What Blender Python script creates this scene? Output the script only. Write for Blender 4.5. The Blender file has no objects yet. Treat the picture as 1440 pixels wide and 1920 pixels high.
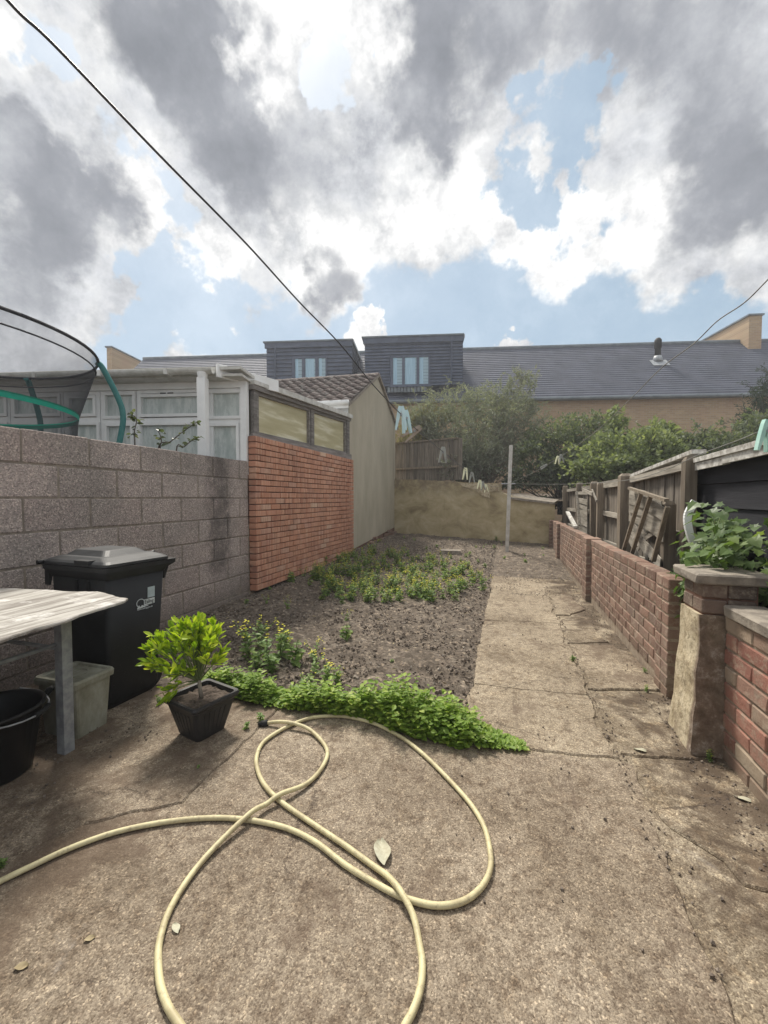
import bpy, math, random
import numpy as np
from mathutils import Vector, Matrix, noise as mn
random.seed(7); rng = np.random.default_rng(7)
R = math.radians
sc = bpy.context.scene
COL = sc.collection

# ------------------------------------------------------------------ camera
FPX = 775.0; YAW = R(16.53); PIT = R(1.92); EYE = Vector((0, 0, 1.22))
cam = bpy.data.cameras.new('camera'); camo = bpy.data.objects.new('camera', cam); COL.objects.link(camo)
cam.sensor_fit = 'HORIZONTAL'; cam.sensor_width = 36; cam.lens = 36*FPX/1440; cam.clip_start = .05; cam.clip_end = 500
camo.location = EYE; camo.rotation_euler = (R(90)-PIT, 0, YAW); sc.camera = camo
FW = Vector((-math.sin(YAW)*math.cos(PIT), math.cos(YAW)*math.cos(PIT), -math.sin(PIT)))
RT = Vector((math.cos(YAW), math.sin(YAW), 0)); UP = RT.cross(FW)
def ray(px, py): return FW + RT*((px-720)/FPX) + UP*((960-py)/FPX)
def gp(px, py, z=0.0):                       # where a sight line meets the level z
    r = ray(px, py); t = (z-EYE.z)/r.z; return EYE + r*t
def pt(px, py, Z): return EYE + ray(px, py)*Z
def wallhit(px, py, o, n):                   # where a sight line meets a vertical plane
    r = ray(px, py); t = (Vector(o)-EYE).dot(n)/r.dot(n); return EYE + r*t

# ------------------------------------------------------------------ exposure
vs = sc.view_settings; vs.view_transform = 'Standard'; vs.look = 'None'; vs.gamma = 1; vs.use_curve_mapping = False
vs.exposure = 0.80
sc.cycles.max_bounces = 6; sc.cycles.diffuse_bounces = 3; sc.cycles.transparent_max_bounces = 12

# ------------------------------------------------------------------ sun
SUND = ray(380, -330).normalized()
sun = bpy.data.lights.new('sun', 'SUN'); sun.energy = 3.0; sun.angle = R(12); sun.color = (1, .94, .84)
suno = bpy.data.objects.new('sun', sun); COL.objects.link(suno)
suno.rotation_euler = SUND.to_track_quat('Z', 'Y').to_euler()

# ------------------------------------------------------------------ node helpers
class T:
    def __init__(s, tree): s.t = tree; s.L = tree.links
    def n(s, typ, ins=None, **props):
        nd = s.t.nodes.new(typ)
        for k, v in props.items(): setattr(nd, k, v)
        for k, v in (ins or {}).items():
            i = nd.inputs[k]
            if isinstance(v, bpy.types.NodeSocket): s.L.new(v, i)
            else: i.default_value = v
        return nd
    def noise(s, vec, scale, detail=4, rough=.55, dist=0.0, out='Fac'):
        return s.n('ShaderNodeTexNoise', {'Vector': vec, 'Scale': scale, 'Detail': detail, 'Roughness': rough, 'Distortion': dist}).outputs[out]
    def math(s, op, a, b=0.0, c=0.0, clamp=False):
        return s.n('ShaderNodeMath', {0: a, 1: b, 2: c}, operation=op, use_clamp=clamp).outputs[0]
    def rng(s, v, a, b, c=0.0, d=1.0, smooth=True):
        return s.n('ShaderNodeMapRange', {'Value': v, 'From Min': a, 'From Max': b, 'To Min': c, 'To Max': d},
                   interpolation_type='SMOOTHSTEP' if smooth else 'LINEAR').outputs['Result']
    def mix(s, f, a, b, bt='MIX'):
        m = s.n('ShaderNodeMix', data_type='RGBA', blend_type=bt)
        for k, v in ((0, f), (6, a), (7, b)):
            if isinstance(v, bpy.types.NodeSocket): s.L.new(v, m.inputs[k])
            else: m.inputs[k].default_value = v if k == 0 else (*v, 1)[:4]
        return m.outputs[2]
    def ramp(s, f, stops):
        r = s.n('ShaderNodeValToRGB', {'Fac': f}); e = r.color_ramp.elements
        while len(e) < len(stops): e.new(.5)
        for i, (p, c) in enumerate(stops): e[i].position = p; e[i].color = (*c, 1)[:4]
        return r.outputs['Color']
    def vm(s, op, a, b=(0, 0, 0), out=0):
        return s.n('ShaderNodeVectorMath', {0: a, 1: b}, operation=op).outputs[out]
    def scale(s, v, xyz):
        return s.n('ShaderNodeMapping', {'Vector': v, 'Scale': xyz}).outputs[0]
    def sep(s, v): return s.n('ShaderNodeSeparateXYZ', {0: v}).outputs
def newmat(name):
    m = bpy.data.materials.new(name); m.use_nodes = True; t = T(m.node_tree)
    b = m.node_tree.nodes['Principled BSDF']; g = t.n('ShaderNodeNewGeometry'); oi = t.n('ShaderNodeObjectInfo')
    t.b = b; t.pos = g.outputs['Position']; t.isl = g.outputs['Random Per Island']; t.rnd = oi.outputs['Random']; t.m = m; t.nrm = g.outputs['Normal']
    b.inputs['Specular IOR Level'].default_value = .3
    return t
def fin(t, col=None, rough=.8, h=None, hs=.5, hd=.01, metal=0, spec=None):
    b = t.b
    if col is not None:
        if isinstance(col, bpy.types.NodeSocket): t.L.new(col, b.inputs['Base Color'])
        else: b.inputs['Base Color'].default_value = (*col, 1)[:4]
    if isinstance(rough, bpy.types.NodeSocket): t.L.new(rough, b.inputs['Roughness'])
    else: b.inputs['Roughness'].default_value = rough
    b.inputs['Metallic'].default_value = metal
    if spec is not None: b.inputs['Specular IOR Level'].default_value = spec
    if h is not None:
        bp = t.n('ShaderNodeBump', {'Height': h, 'Strength': hs, 'Distance': hd}); t.L.new(bp.outputs[0], b.inputs['Normal'])
    return t.m

# ------------------------------------------------------------------ sky: Nishita blue with procedural cloud
w = bpy.data.worlds.new('World'); sc.world = w; w.use_nodes = True
wt = T(w.node_tree); w.node_tree.nodes.clear()
w.cycles.sampling_method = 'MANUAL'; w.cycles.sample_map_resolution = 512
tc = wt.n('ShaderNodeTexCoord'); d0 = wt.vm('NORMALIZE', tc.outputs['Generated'])
n1 = wt.noise(d0, 3.2, 5, .58, out='Color'); n2 = wt.noise(d0, 8, 9, .62, out='Color')
o1 = wt.vm('MULTIPLY', wt.vm('SUBTRACT', n1, (.5, .5, .5)), (.30, .30, .30))
o2 = wt.vm('MULTIPLY', wt.vm('SUBTRACT', n2, (.5, .5, .5)), (.20, .20, .20))
dp = wt.vm('ADD', wt.vm('ADD', d0, o1), o2)
def blobs(lst):
    acc = None
    for px, py, r, a in lst:
        c = ray(px, py); L = c.length; c = c/L; rr = r/FPX/L*1.08
        dist = wt.vm('DISTANCE', dp, tuple(c), out=1)
        v = wt.rng(dist, rr*.25, rr*1.25, a, 0)
        acc = v if acc is None else wt.math('ADD', acc, v)
    return acc
dark = blobs([(230,40,130,.7),(350,90,145,1),(480,140,100,.8),(430,235,105,.75),(565,290,95,.7),(470,320,90,.5),
    (790,140,112,1),(775,220,80,.6),(905,90,130,.9),(1060,50,150,.8),(1210,40,150,.6),(890,265,70,.4),
    (50,330,150,.9),(160,410,112,.7),(50,470,120,.7),(10,240,95,.7),(225,370,70,.35),
    (1400,240,140,.7),(1320,330,110,.6),(1430,400,140,.75),(1260,420,70,.3),(1200,150,90,.4),
    (612,535,78,1.1),(590,560,40,.3),(1060,540,70,.35),(960,450,80,.35),(830,430,90,.35),(700,380,80,.25),(1150,500,50,.3),
    (1330,120,120,.35),(60,640,120,.4)])
hole = blobs([(30,80,60,.9),(100,165,60,.9),(180,245,50,.8),(255,310,45,.7),(310,390,45,.8),(360,560,90,.9),(300,530,60,.8),(250,650,110,.9),
    (450,560,70,.7),(600,110,60,.9),(640,160,55,1.0),(620,30,40,.5),(660,120,30,.5),(1060,245,75,.9),(990,210,45,.8),(1140,240,60,.8),(975,365,50,.8),
    (1050,350,45,.6),(1110,170,40,.5),(1090,400,40,.5),(720,610,110,.8),(880,610,110,.8),(1040,610,110,.8),(1200,610,120,.75),(1360,620,120,.7),(560,630,80,.7),
    (440,640,90,.8),(100,620,60,.4)])
puff = blobs([(350,612,55,1.1),(430,612,50,1.0),(985,640,34,1.6),(680,634,34,1.3),(560,60,100,.4),(210,190,90,.5),(650,260,110,.5),(120,210,60,.6),(30,160,50,.6),(60,580,80,.6),(200,540,60,.5)])
fine = wt.noise(d0, 7, 8, .62)
mid = wt.noise(d0, 2.6, 6, .55)
outf = wt.rng(wt.vm('DISTANCE', d0, tuple(ray(720, 330).normalized()), out=1), .95, 1.25)      # beyond the clouds in view the same broken cloud goes on
dark = wt.math('ADD', dark, wt.math('MULTIPLY', outf, wt.rng(mid, .50, .66, 0, .8)))
hole = wt.math('ADD', hole, wt.math('MULTIPLY', outf, wt.rng(wt.noise(d0, 2.0, 6, .55), .52, .64, 0, .9)))
dk = wt.math('ADD', dark, wt.math('MULTIPLY', wt.math('SUBTRACT', fine, .5), 1.25))
dk = wt.rng(dk, .34, 1.35)
hl = wt.math('SUBTRACT', hole, puff)
hl = wt.math('ADD', hl, wt.math('MULTIPLY', wt.math('SUBTRACT', fine, .5), 1.5))
hl = wt.math('SUBTRACT', hl, wt.math('MULTIPLY', dark, .45))
hl = wt.rng(hl, .10, .52)
wl = wt.noise(d0, 5, 8, .66)
wl = wt.math('ADD', wl, wt.math('MULTIPLY', wt.math('SUBTRACT', wt.noise(d0, 2.3, 5, .55), .5), .8))
white = wt.ramp(wl, [(.32, (.30, .31, .33)), (.42, (.42, .43, .45)), (.51, (.49, .495, .50)), (.62, (.68, .675, .665))])
grey = wt.ramp(fine, [(.3, (.150, .16, .180)), (.5, (.205, .215, .238)), (.70, (.34, .35, .37))])
white = wt.mix(1, white, wt.ramp(wt.noise(d0, 13, 8, .68), [(.34, (.72, .73, .75)), (.50, (.98, .98, .98)), (.66, (1.12, 1.12, 1.11))]), 'MULTIPLY')
cl = wt.mix(dk, white, grey)
sky = wt.n('ShaderNodeTexSky', sky_type='NISHITA', sun_disc=False, air_density=1.0, dust_density=2.0, ozone_density=1.0)
sky.sun_elevation = math.asin(SUND.z); sky.sun_rotation = math.atan2(SUND.x, SUND.y)
bsky = wt.n('ShaderNodeBackground', {'Color': sky.outputs[0], 'Strength': .12})
bcl = wt.n('ShaderNodeBackground', {'Color': cl, 'Strength': 1.0})
pale = wt.n('ShaderNodeBackground', {'Color': (.185, .27, .33, 1), 'Strength': 1.0})
msk = wt.n('ShaderNodeMixShader', {0: .75}); wt.L.new(bsky.outputs[0], msk.inputs[1]); wt.L.new(pale.outputs[0], msk.inputs[2])
ms = wt.n('ShaderNodeMixShader', {0: wt.math('MULTIPLY', hl, .85)}); wt.L.new(bcl.outputs[0], ms.inputs[1]); wt.L.new(msk.outputs[0], ms.inputs[2])
wo = wt.n('ShaderNodeOutputWorld'); wt.L.new(ms.outputs[0], wo.inputs[0])

# ------------------------------------------------------------------ materials
def simple(name, c1, c2=None, scale=8, rough=.7, bs=0, bscale=None, metal=0, spec=None, obj=0.0, stretch=None, hd=.004):
    t = newmat(name); p = t.scale(t.pos, stretch) if stretch else t.pos
    c2 = c2 or tuple(x*.75 for x in c1)
    f = t.noise(p, scale, 6, .6); col = t.mix(t.rng(f, .32, .68), c1, c2)
    if obj: col = t.mix(1.0, col, t.ramp(t.rnd, [(0, (1-obj,)*3), (1, (1+obj*.6,)*3)]), 'MULTIPLY')
    h = t.noise(p, bscale or scale*4, 6, .65) if bs else None
    return fin(t, col, rough, h, bs, hd, metal, spec)
MT = {}
def concrete(name, a, b, dark_amt=.5, tint=(.12, .085, .06), flake=.35):
    t = newmat(name); p = t.pos
    big = t.noise(p, 1.3, 7, .6); col = t.mix(t.rng(big, .35, .65), a, b)
    v = t.n('ShaderNodeTexVoronoi', {'Vector': t.vm('ADD', p, t.vm('MULTIPLY', t.noise(p, 60, 3, .6, out='Color'), (.012, .012, .012))), 'Scale': 210.0}); vc = t.sep(v.outputs['Color'])[0]
    col = t.mix(.8, col, t.ramp(vc, [(0, (.45, .41, .38)), (.3, (.82, .79, .76)), (.7, (1.03, 1.01, .98)), (.9, (1.25, 1.23, 1.18)), (1, (1.9, 1.85, 1.75))]), 'MULTIPLY')
    m3 = t.noise(p, 7.5, 9, .75, .3); col = t.mix(t.rng(m3, .50, .66, 0, .65), col, t.mix(1, col, (.52, .46, .41), 'MULTIPLY')); col = t.mix(t.rng(m3, .45, .32, 0, .5), col, t.mix(1, col, (1.28, 1.27, 1.24), 'MULTIPLY'))
    mt = t.noise(p, 24, 7, .75); col = t.mix(t.rng(mt, .46, .62, 0, .7), col, t.mix(1, col, (.50, .45, .42), 'MULTIPLY')); col = t.mix(t.rng(t.noise(p, 46, 5, .7), .56, .68, 0, .6), col, t.mix(1, col, (1.5, 1.48, 1.42), 'MULTIPLY'))
    v2 = t.n('ShaderNodeTexVoronoi', {'Vector': p, 'Scale': 290.0}); col = t.mix(.6, col, t.ramp(t.sep(v2.outputs['Color'])[1], [(0, (.6, .56, .52)), (1, (1.4, 1.4, 1.4))]), 'MULTIPLY')
    st = t.noise(p, 3.2, 9, .68, .4)
    s = t.sep(p)
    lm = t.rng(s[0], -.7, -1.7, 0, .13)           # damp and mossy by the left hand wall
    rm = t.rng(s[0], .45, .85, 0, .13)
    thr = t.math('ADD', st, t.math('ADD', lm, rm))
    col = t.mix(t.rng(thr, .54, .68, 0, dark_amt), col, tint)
    pale_ = t.noise(p, 2.1, 8, .7, .6); col = t.mix(t.rng(pale_, .62, .76, 0, .45), col, (.44, .41, .37))
    wp_ = t.vm('ADD', p, t.vm('MULTIPLY', t.noise(p, 2.6, 8, .7, out='Color'), (.45, .45, 0)))
    ck = t.n('ShaderNodeTexVoronoi', {'Vector': wp_, 'Scale': 1.15}, feature='DISTANCE_TO_EDGE').outputs['Distance']
    ckm = t.math('MULTIPLY', t.rng(ck, .006, .0012), t.rng(t.noise(p, 1.7, 3, .5), .46, .56))
    col = t.mix(t.math('MULTIPLY', ckm, .75), col, (.07, .052, .04))
    gr_ = t.math('MULTIPLY', t.rng(t.noise(t.scale(p, (26, 1.3, 1)), 1, 3, .6, .2), .58, .70), t.math('MULTIPLY', t.rng(s[1], 1.1, 1.5), t.rng(t.noise(p, 3, 4, .6), .42, .58)))
    col = t.mix(t.math('MULTIPLY', gr_, .5), col, (.12, .09, .07))
    fl = t.rng(t.noise(p, 3.6, 10, .62, .8), .515, .53); fl2 = t.rng(t.noise(p, 8, 8, .6, 1.2), .57, .585)
    col = t.mix(t.math('MULTIPLY', fl, flake*.55), col, t.mix(1, col, (.62, .58, .54), 'MULTIPLY')); col = t.mix(t.math('MULTIPLY', fl2, flake*.7), col, t.mix(1, col, (1.35, 1.33, 1.28), 'MULTIPLY'))
    damp = t.rng(t.noise(p, .9, 6, .65, .3), .50, .62, 0, .38); col = t.mix(damp, col, t.mix(1, col, (.52, .47, .42), 'MULTIPLY'))
    h = t.math('SUBTRACT', t.math('ADD', t.math('MULTIPLY', t.math('ADD', v.outputs['Distance'], t.math('MULTIPLY', t.math('SUBTRACT', fl, fl2), flake*1.6)), -.8), t.math('ADD', t.noise(p, 22, 8, .7), t.math('MULTIPLY', t.noise(p, 130, 3, .6), .5))), t.math('ADD', t.math('MULTIPLY', ckm, 1.5), t.math('MULTIPLY', gr_, 1.2)))
    return fin(t, col, .9, h, .45, .006)
MT['patio'] = concrete('patio concrete', (.225, .187, .143), (.315, .27, .213), .75)
MT['path'] = concrete('path concrete', (.265, .225, .17), (.36, .312, .24), .7)
MT['rough_strip'] = concrete('broken margin', (.25, .213, .16), (.355, .31, .24), .9, (.09, .065, .045), 1.0)
t = newmat('soil'); p = t.pos
col = t.ramp(t.noise(p, 9, 9, .7), [(.3, (.10, .08, .063)), (.5, (.18, .148, .118)), (.7, (.29, .25, .205))])
v = t.n('ShaderNodeTexVoronoi', {'Vector': p, 'Scale': 46.0})
col = t.mix(.7, col, t.ramp(t.sep(v.outputs['Color'])[0], [(0, (.5, .48, .45)), (.6, (1, .98, .95)), (.9, (1.5, 1.45, 1.4)), (1, (2.6, 2.5, 2.3))]), 'MULTIPLY')
MT['soil'] = fin(t, col, .95, t.math('ADD', t.noise(p, 40, 8, .75), t.noise(p, 160, 4, .6)), .8, .02)
t = newmat('concrete block'); p = t.pos
col = t.mix(t.rnd, (.37, .305, .275), (.45, .385, .35)); col = t.mix(t.rng(t.noise(p, 2.5, 6, .6), .3, .7), col, (.30, .265, .24))
v = t.n('ShaderNodeTexVoronoi', {'Vector': p, 'Scale': 120.0})
col = t.mix(.85, col, t.ramp(t.sep(v.outputs['Color'])[0], [(0, (.50, .48, .49)), (.35, (.88, .86, .87)), (.8, (1.15, 1.12, 1.10)), (1, (1.8, 1.75, 1.7))]), 'MULTIPLY')
s = t.sep(p); wob = t.math('MULTIPLY', t.math('SUBTRACT', t.noise(p, 6, 6, .7), .5), .5)
sm = t.math('ABSOLUTE', t.math('SUBTRACT', t.math('ADD', s[1], wob), 3.78))
sm = t.math('MULTIPLY', t.rng(sm, .05, .26, 1, 0), t.rng(t.noise(p, 9, 6, .7), .3, .6, .4, .8))
sm = t.math('MULTIPLY', sm, t.rng(s[2], .25, .55))
col = t.mix(t.math('MULTIPLY', sm, .8), col, (.035, .03, .03))
lo = t.rng(t.math('ADD', s[2], wob), .38, .05, 0, .55); col = t.mix(lo, col, (.13, .105, .085))
MT['block'] = fin(t, col, .95, t.math('ADD', t.noise(p, 120, 5, .8), v.outputs['Distance']), .7, .006)
t = newmat('block mortar'); p = t.pos
col = t.mix(t.rng(t.noise(p, 14, 6, .65), .3, .7), (.30, .255, .205), (.17, .145, .12))
s = t.sep(p); wob = t.math('MULTIPLY', t.math('SUBTRACT', t.noise(p, 6, 6, .7), .5), .5)
sm = t.math('MULTIPLY', t.rng(t.math('ABSOLUTE', t.math('SUBTRACT', t.math('ADD', s[1], wob), 3.78)), .05, .26, 1, 0), t.rng(s[2], .25, .55))
MT['block_mortar'] = fin(t, t.mix(t.math('MULTIPLY', sm, .75), col, (.05, .042, .04)), .95, t.noise(p, 60, 5, .7), .5, .006)
t = newmat('orange brick'); p = t.pos
base = t.ramp(t.rnd, [(0, (.38, .17, .11)), (.35, (.48, .22, .135)), (.75, (.56, .27, .175)), (.93, (.44, .21, .15)), (1, (.64, .43, .31))])
stp = t.noise(t.scale(p, (1, 38, 2.2)), 1, 4, .7)
col = t.mix(t.rng(stp, .42, .70, 0, .75), base, (.64, .42, .30)); col = t.mix(t.rng(t.noise(t.scale(p, (1, 45, 3)), 1.3, 3, .6), .58, .7, 0, .7), col, (.20, .085, .06))
col = t.mix(t.rng(t.noise(p, 2.2, 6, .6), .5, .75, 0, .35), col, (.25, .13, .09))
MT['orange_brick'] = fin(t, col, .9, t.math('ADD', stp, t.noise(p, 90, 4, .7)), .5, .006)
MT['mortar_dark'] = simple('red mortar', (.22, .12, .085), (.14, .08, .06), 20, .95, .4)
def redbrick(name, cols, mort=(.42, .35, .27), grime=.4):
    t = newmat(name); p = t.pos
    col = t.ramp(t.rnd, [(i/(len(cols)-1), c) for i, c in enumerate(cols)])
    col = t.mix(t.rng(t.noise(p, 16, 7, .75), .47, .66, 0, .7), col, mort)       # lime and mortar smears
    col = t.mix(t.rng(t.noise(p, 4, 7, .7), .45, .7, 0, grime), col, (.10, .065, .05))
    col = t.mix(t.rng(t.sep(p)[2], .22, .0, 0, .45), col, (.16, .13, .09))
    return fin(t, col, .92, t.math('ADD', t.noise(p, 55, 6, .75), t.noise(p, 14, 4, .6)), .7, .008)
MT['red_brick'] = redbrick('garden wall brick', [(.16, .10, .078), (.215, .13, .098), (.27, .165, .125), (.20, .14, .112), (.33, .215, .165)])
MT['near_brick'] = redbrick('old red brick', [(.24, .115, .088), (.30, .14, .105), (.34, .175, .13), (.26, .17, .13), (.38, .30, .22)], grime=.8)
MT['dark_brick'] = redbrick('pier brick', [(.13, .10, .082), (.17, .125, .10), (.21, .15, .118)], grime=.6)
MT['mortar_pale'] = simple('pale mortar', (.36, .295, .225), (.24, .185, .14), 16, .95, .6, hd=.008)
t = newmat('khaki render'); p = t.pos
col = t.mix(t.rng(t.noise(t.scale(p, (1, 1, .45)), 1.7, 7, .6), .3, .7), (.40, .36, .275), (.50, .455, .36))
stv = t.noise(t.scale(p, (3.5, 3.5, .35)), 1.5, 6, .65); col = t.mix(t.rng(stv, .55, .72, 0, .5), col, (.27, .25, .185))
col = t.mix(t.rng(stv, .40, .28, 0, .6), col, (.56, .54, .45))
MT['khaki'] = fin(t, col, .9, t.noise(p, 30, 8, .7), .35, .008)
t = newmat('ochre render'); p = t.pos
col = t.ramp(t.noise(t.scale(p, (1, 1, 1.5)), 1.9, 9, .68, .5), [(.30, (.25, .20, .12)), (.45, (.42, .345, .205)), (.56, (.50, .42, .265)), (.70, (.60, .53, .37))])
s = t.sep(p); topd = t.math('MULTIPLY', t.rng(s[2], 1.15, 1.62), t.rng(t.noise(p, 5, 7, .7), .35, .6))
col = t.mix(t.math('MULTIPLY', topd, .7), col, (.17, .13, .095))
col = t.mix(t.rng(t.noise(t.scale(p, (5, 5, .4)), 1.4, 6, .65), .6, .75, 0, .4), col, (.18, .15, .09))
MT['ochre'] = fin(t, col, .92, t.math('ADD', t.noise(p, 12, 8, .7), t.noise(p, 70, 5, .7)), .5, .012)
t = newmat('pillar render'); p = t.pos
col = t.ramp(t.noise(p, 9, 9, .72, .5), [(.30, (.26, .20, .125)), (.44, (.48, .40, .27)), (.60, (.62, .54, .39)), (.75, (.36, .28, .19))])
col = t.mix(t.rng(t.noise(p, 3, 6, .7), .52, .66, 0, .55), col, (.17, .12, .085))
fm_ = t.math('MULTIPLY', t.rng(t.sep(p)[1], 2.325, 2.30, 0, 1, False), t.rng(t.noise(p, 6, 7, .7), .28, .42)); col = t.mix(t.rng(t.noise(p, 22, 8, .75), .5, .62, 0, .65), col, (.20, .155, .10)); col = t.mix(t.math('MULTIPLY', fm_, .9), col, t.ramp(t.noise(p, 18, 7, .75), [(.35, (.10, .07, .05)), (.55, (.20, .145, .11)), (.7, (.42, .38, .33))]))  # front face: bare grimy brown surface, with some of its shade painted in
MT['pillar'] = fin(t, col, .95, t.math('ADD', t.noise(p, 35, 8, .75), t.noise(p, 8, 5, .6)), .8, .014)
MT['coping'] = simple('weathered coping concrete', (.33, .29, .24), (.19, .165, .14), 14, .9, .7, 60, hd=.006)
MT['upvc'] = simple('white plastic frame', (.86, .865, .86), (.78, .785, .78), 5, .35, .03, 8)
MT['gutter'] = simple('dirty white gutter', (.66, .65, .62), (.45, .44, .40), 7, .45, .05, 12)
t = newmat('misted pane'); p = t.pos
f = t.noise(t.scale(p, (3, 3, .8)), 4, 7, .7)
MT['mist'] = fin(t, t.ramp(f, [(.3, (.38, .44, .42)), (.5, (.52, .57, .55)), (.7, (.68, .71, .68))]), t.rng(f, .3, .7, .12, .4), None, spec=.6)
t = newmat('yellowed sheet'); p = t.pos
dg = t.noise(t.n('ShaderNodeMapping', {'Vector': p, 'Rotation': (R(40), 0, 0), 'Scale': (1, .6, 5)}).outputs[0], 1.6, 6, .6)
MT['yellow_sheet'] = fin(t, t.ramp(dg, [(.3, (.44, .39, .22)), (.5, (.55, .50, .31)), (.62, (.76, .72, .55))]), .3, t.noise(p, 3, 3), .05, .01, spec=.5)
def wood(name, a, b, along='z', rough=.85, obj=.25, c3=None):
    t = newmat(name); sc_ = {'z': (14, 14, 1.1), 'y': (14, 1.1, 14), 'x': (1.1, 14, 14)}[along]
    g = t.noise(t.scale(t.pos, sc_), 2.2, 7, .65, .3)
    col = t.mix(t.rng(g, .34, .66), a, b)
    if c3: col = t.mix(t.rng(t.noise(t.pos, 7, 7, .7), .52, .7, 0, .8), col, c3)
    col = t.mix(1, col, t.ramp(t.rnd, [(0, (1-obj,)*3), (1, (1+obj,)*3)]), 'MULTIPLY')
    return fin(t, col, rough, g, .6, .006)
MT['grey_wood'] = wood('weathered grey wood', (.26, .225, .185), (.13, .11, .09))
MT['grey_wood_y'] = wood('weathered grey rail', (.36, .33, .28), (.19, .17, .14), 'y')
MT['post_wood'] = wood('weathered post', (.27, .225, .17), (.16, .13, .10))
MT['frame_wood'] = wood('old painted timber', (.27, .25, .235), (.15, .135, .125), 'y')
MT['board_wood'] = wood('flaking table board', (.46, .44, .40), (.19, .17, .15), 'y', c3=(.70, .68, .65), obj=0)
MT['dark_board'] = wood('black shed board', (.035, .035, .042), (.022, .022, .028), 'y', .75, .15)
MT['trim_white'] = simple('peeling white trim', (.66, .65, .61), (.28, .26, .23), 18, .8, .5)
t = newmat('slate grey roof'); p = t.pos
col = t.mix(t.rng(t.noise(p, 1.2, 7, .65), .3, .7), (.105, .115, .15), (.072, .08, .108)); col = t.mix(.5, col, t.ramp(t.noise(t.scale(p, (6, 6, .5)), 3, 5, .7), [(.3, (.7, .7, .7)), (.7, (1.3, 1.3, 1.3))]), 'MULTIPLY')
MT['roof_grey'] = fin(t, col, .7, t.noise(p, 12, 5, .7), .3, .02)
MT['clad'] = simple('blue grey cladding', (.095, .115, .165), (.07, .085, .125), 3, .6)
MT['trim_grey'] = simple('dormer trim', (.20, .23, .25), (.13, .15, .17), 3, .5)
t = newmat('far house brick'); p = t.pos
bb = R(11.8); u = t.n('ShaderNodeMapping', {'Vector': p, 'Rotation': (0, 0, -bb)}).outputs[0]; s = t.sep(u)
uv = t.n('ShaderNodeCombineXYZ', {0: s[0], 1: s[2], 2: s[1]}).outputs[0]
br = t.n('ShaderNodeTexBrick', {'Vector': uv, 'Color1': (.46, .335, .20, 1), 'Color2': (.35, .25, .15, 1), 'Mortar': (.42, .34, .26, 1), 'Scale': 1.0,
     'Mortar Size': .009, 'Brick Width': .225, 'Row Height': .075, 'Bias': 0.0})
col = t.mix(t.rng(t.noise(p, 1.1, 8, .65), .4, .7, 0, .4), br.outputs['Color'], (.40, .25, .17))
MT['far_brick'] = fin(t, col, .9, br.outputs['Fac'], -.3, .01)
t = newmat('concrete roof tile'); p = t.pos
col = t.mix(t.rnd, (.12, .095, .088), (.19, .15, .135)); col = t.mix(t.rng(t.noise(p, 9, 7, .7), .48, .66, 0, .7), col, (.33, .32, .29))
MT['tile'] = fin(t, col, .85, t.noise(p, 40, 6, .7), .5, .008)
t = newmat('far glass'); s = t.sep(u if False else t.pos)
MT['far_glass'] = fin(t, (.30, .44, .52), .08, spec=.8)
MT['curtain'] = simple('pale curtain', (.42, .60, .72), (.30, .47, .60), 6, .7, stretch=(6, 6, .3))
t = newmat('black bin plastic'); p = t.pos
sp = t.n('ShaderNodeTexVoronoi', {'Vector': p, 'Scale': 38.0})
col = t.mix(t.rng(sp.outputs['Distance'], .10, .06, 0, 1), t.mix(t.rng(t.noise(p, 3, 6, .6), .35, .7), (.011, .0115, .0125), (.022, .023, .025)), (.045, .045, .045))
MT['bin'] = fin(t, col, .48, t.noise(p, 120, 3), .12, .002, spec=.25)
MT['lid'] = simple('black lid plastic', (.022, .023, .025), (.040, .042, .045), 6, .5, .1, 60, spec=.25)
MT['black_plastic'] = simple('black tub plastic', (.010, .010, .011), (.018, .018, .019), 5, .4, .1, 60)
MT['pot'] = simple('charcoal pot plastic', (.022, .021, .022), (.038, .036, .036), 8, .5, .1, 80)
MT['rubber'] = simple('black rubber', (.02, .02, .02), None, 8, .7)
MT['white_print'] = simple('white print', (.62, .66, .68), (.5, .53, .55), 30, .6)
MT['pale_print'] = simple('pale label patch', (.42, .49, .52), (.34, .40, .43), 20, .5)
MT['black_print'] = simple('black print', (.012, .012, .014), None, 30, .6)
t = newmat('algae stained plastic'); p = t.pos
f = t.noise(t.scale(p, (1, 1, .5)), 12, 8, .7)
MT['box_plastic'] = fin(t, t.ramp(f, [(.3, (.16, .155, .115)), (.5, (.27, .265, .21)), (.7, (.37, .365, .31))]), .5, t.noise(p, 40, 5), .15, .003)
MT['steel'] = simple('galvanised steel', (.36, .375, .39), (.24, .25, .27), 25, .45, .1, 60, metal=.25)
t = newmat('hose'); p = t.pos
MT['hose'] = fin(t, t.mix(t.rng(t.noise(p, 45, 6, .75), .52, .66, 0, .6), t.mix(t.rng(t.noise(p, 9, 7, .7), .40, .66, 0, .9), (.60, .54, .32), (.40, .34, .20)), (.27, .215, .14)), .55, t.noise(p, 160, 3), .1, .002, spec=.4)
MT['teal'] = simple('teal foam sleeve', (.035, .17, .165), (.055, .21, .20), 10, .65, .2, 60)
MT['green_band'] = simple('green webbing', (.0, .36, .24), (.01, .30, .21), 30, .7)
t = newmat('net mesh')
tr = t.n('ShaderNodeBsdfTransparent'); lw = t.n('ShaderNodeLayerWeight', {'Blend': .5}).outputs['Facing']; mx = t.n('ShaderNodeMixShader', {0: t.math('ADD', .27, t.math('MULTIPLY', t.math('POWER', lw, 2.0), .62))}); t.L.new(tr.outputs[0], mx.inputs[1])
t.b.inputs['Base Color'].default_value = (.022, .023, .03, 1); t.b.inputs['Roughness'].default_value = .9
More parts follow.
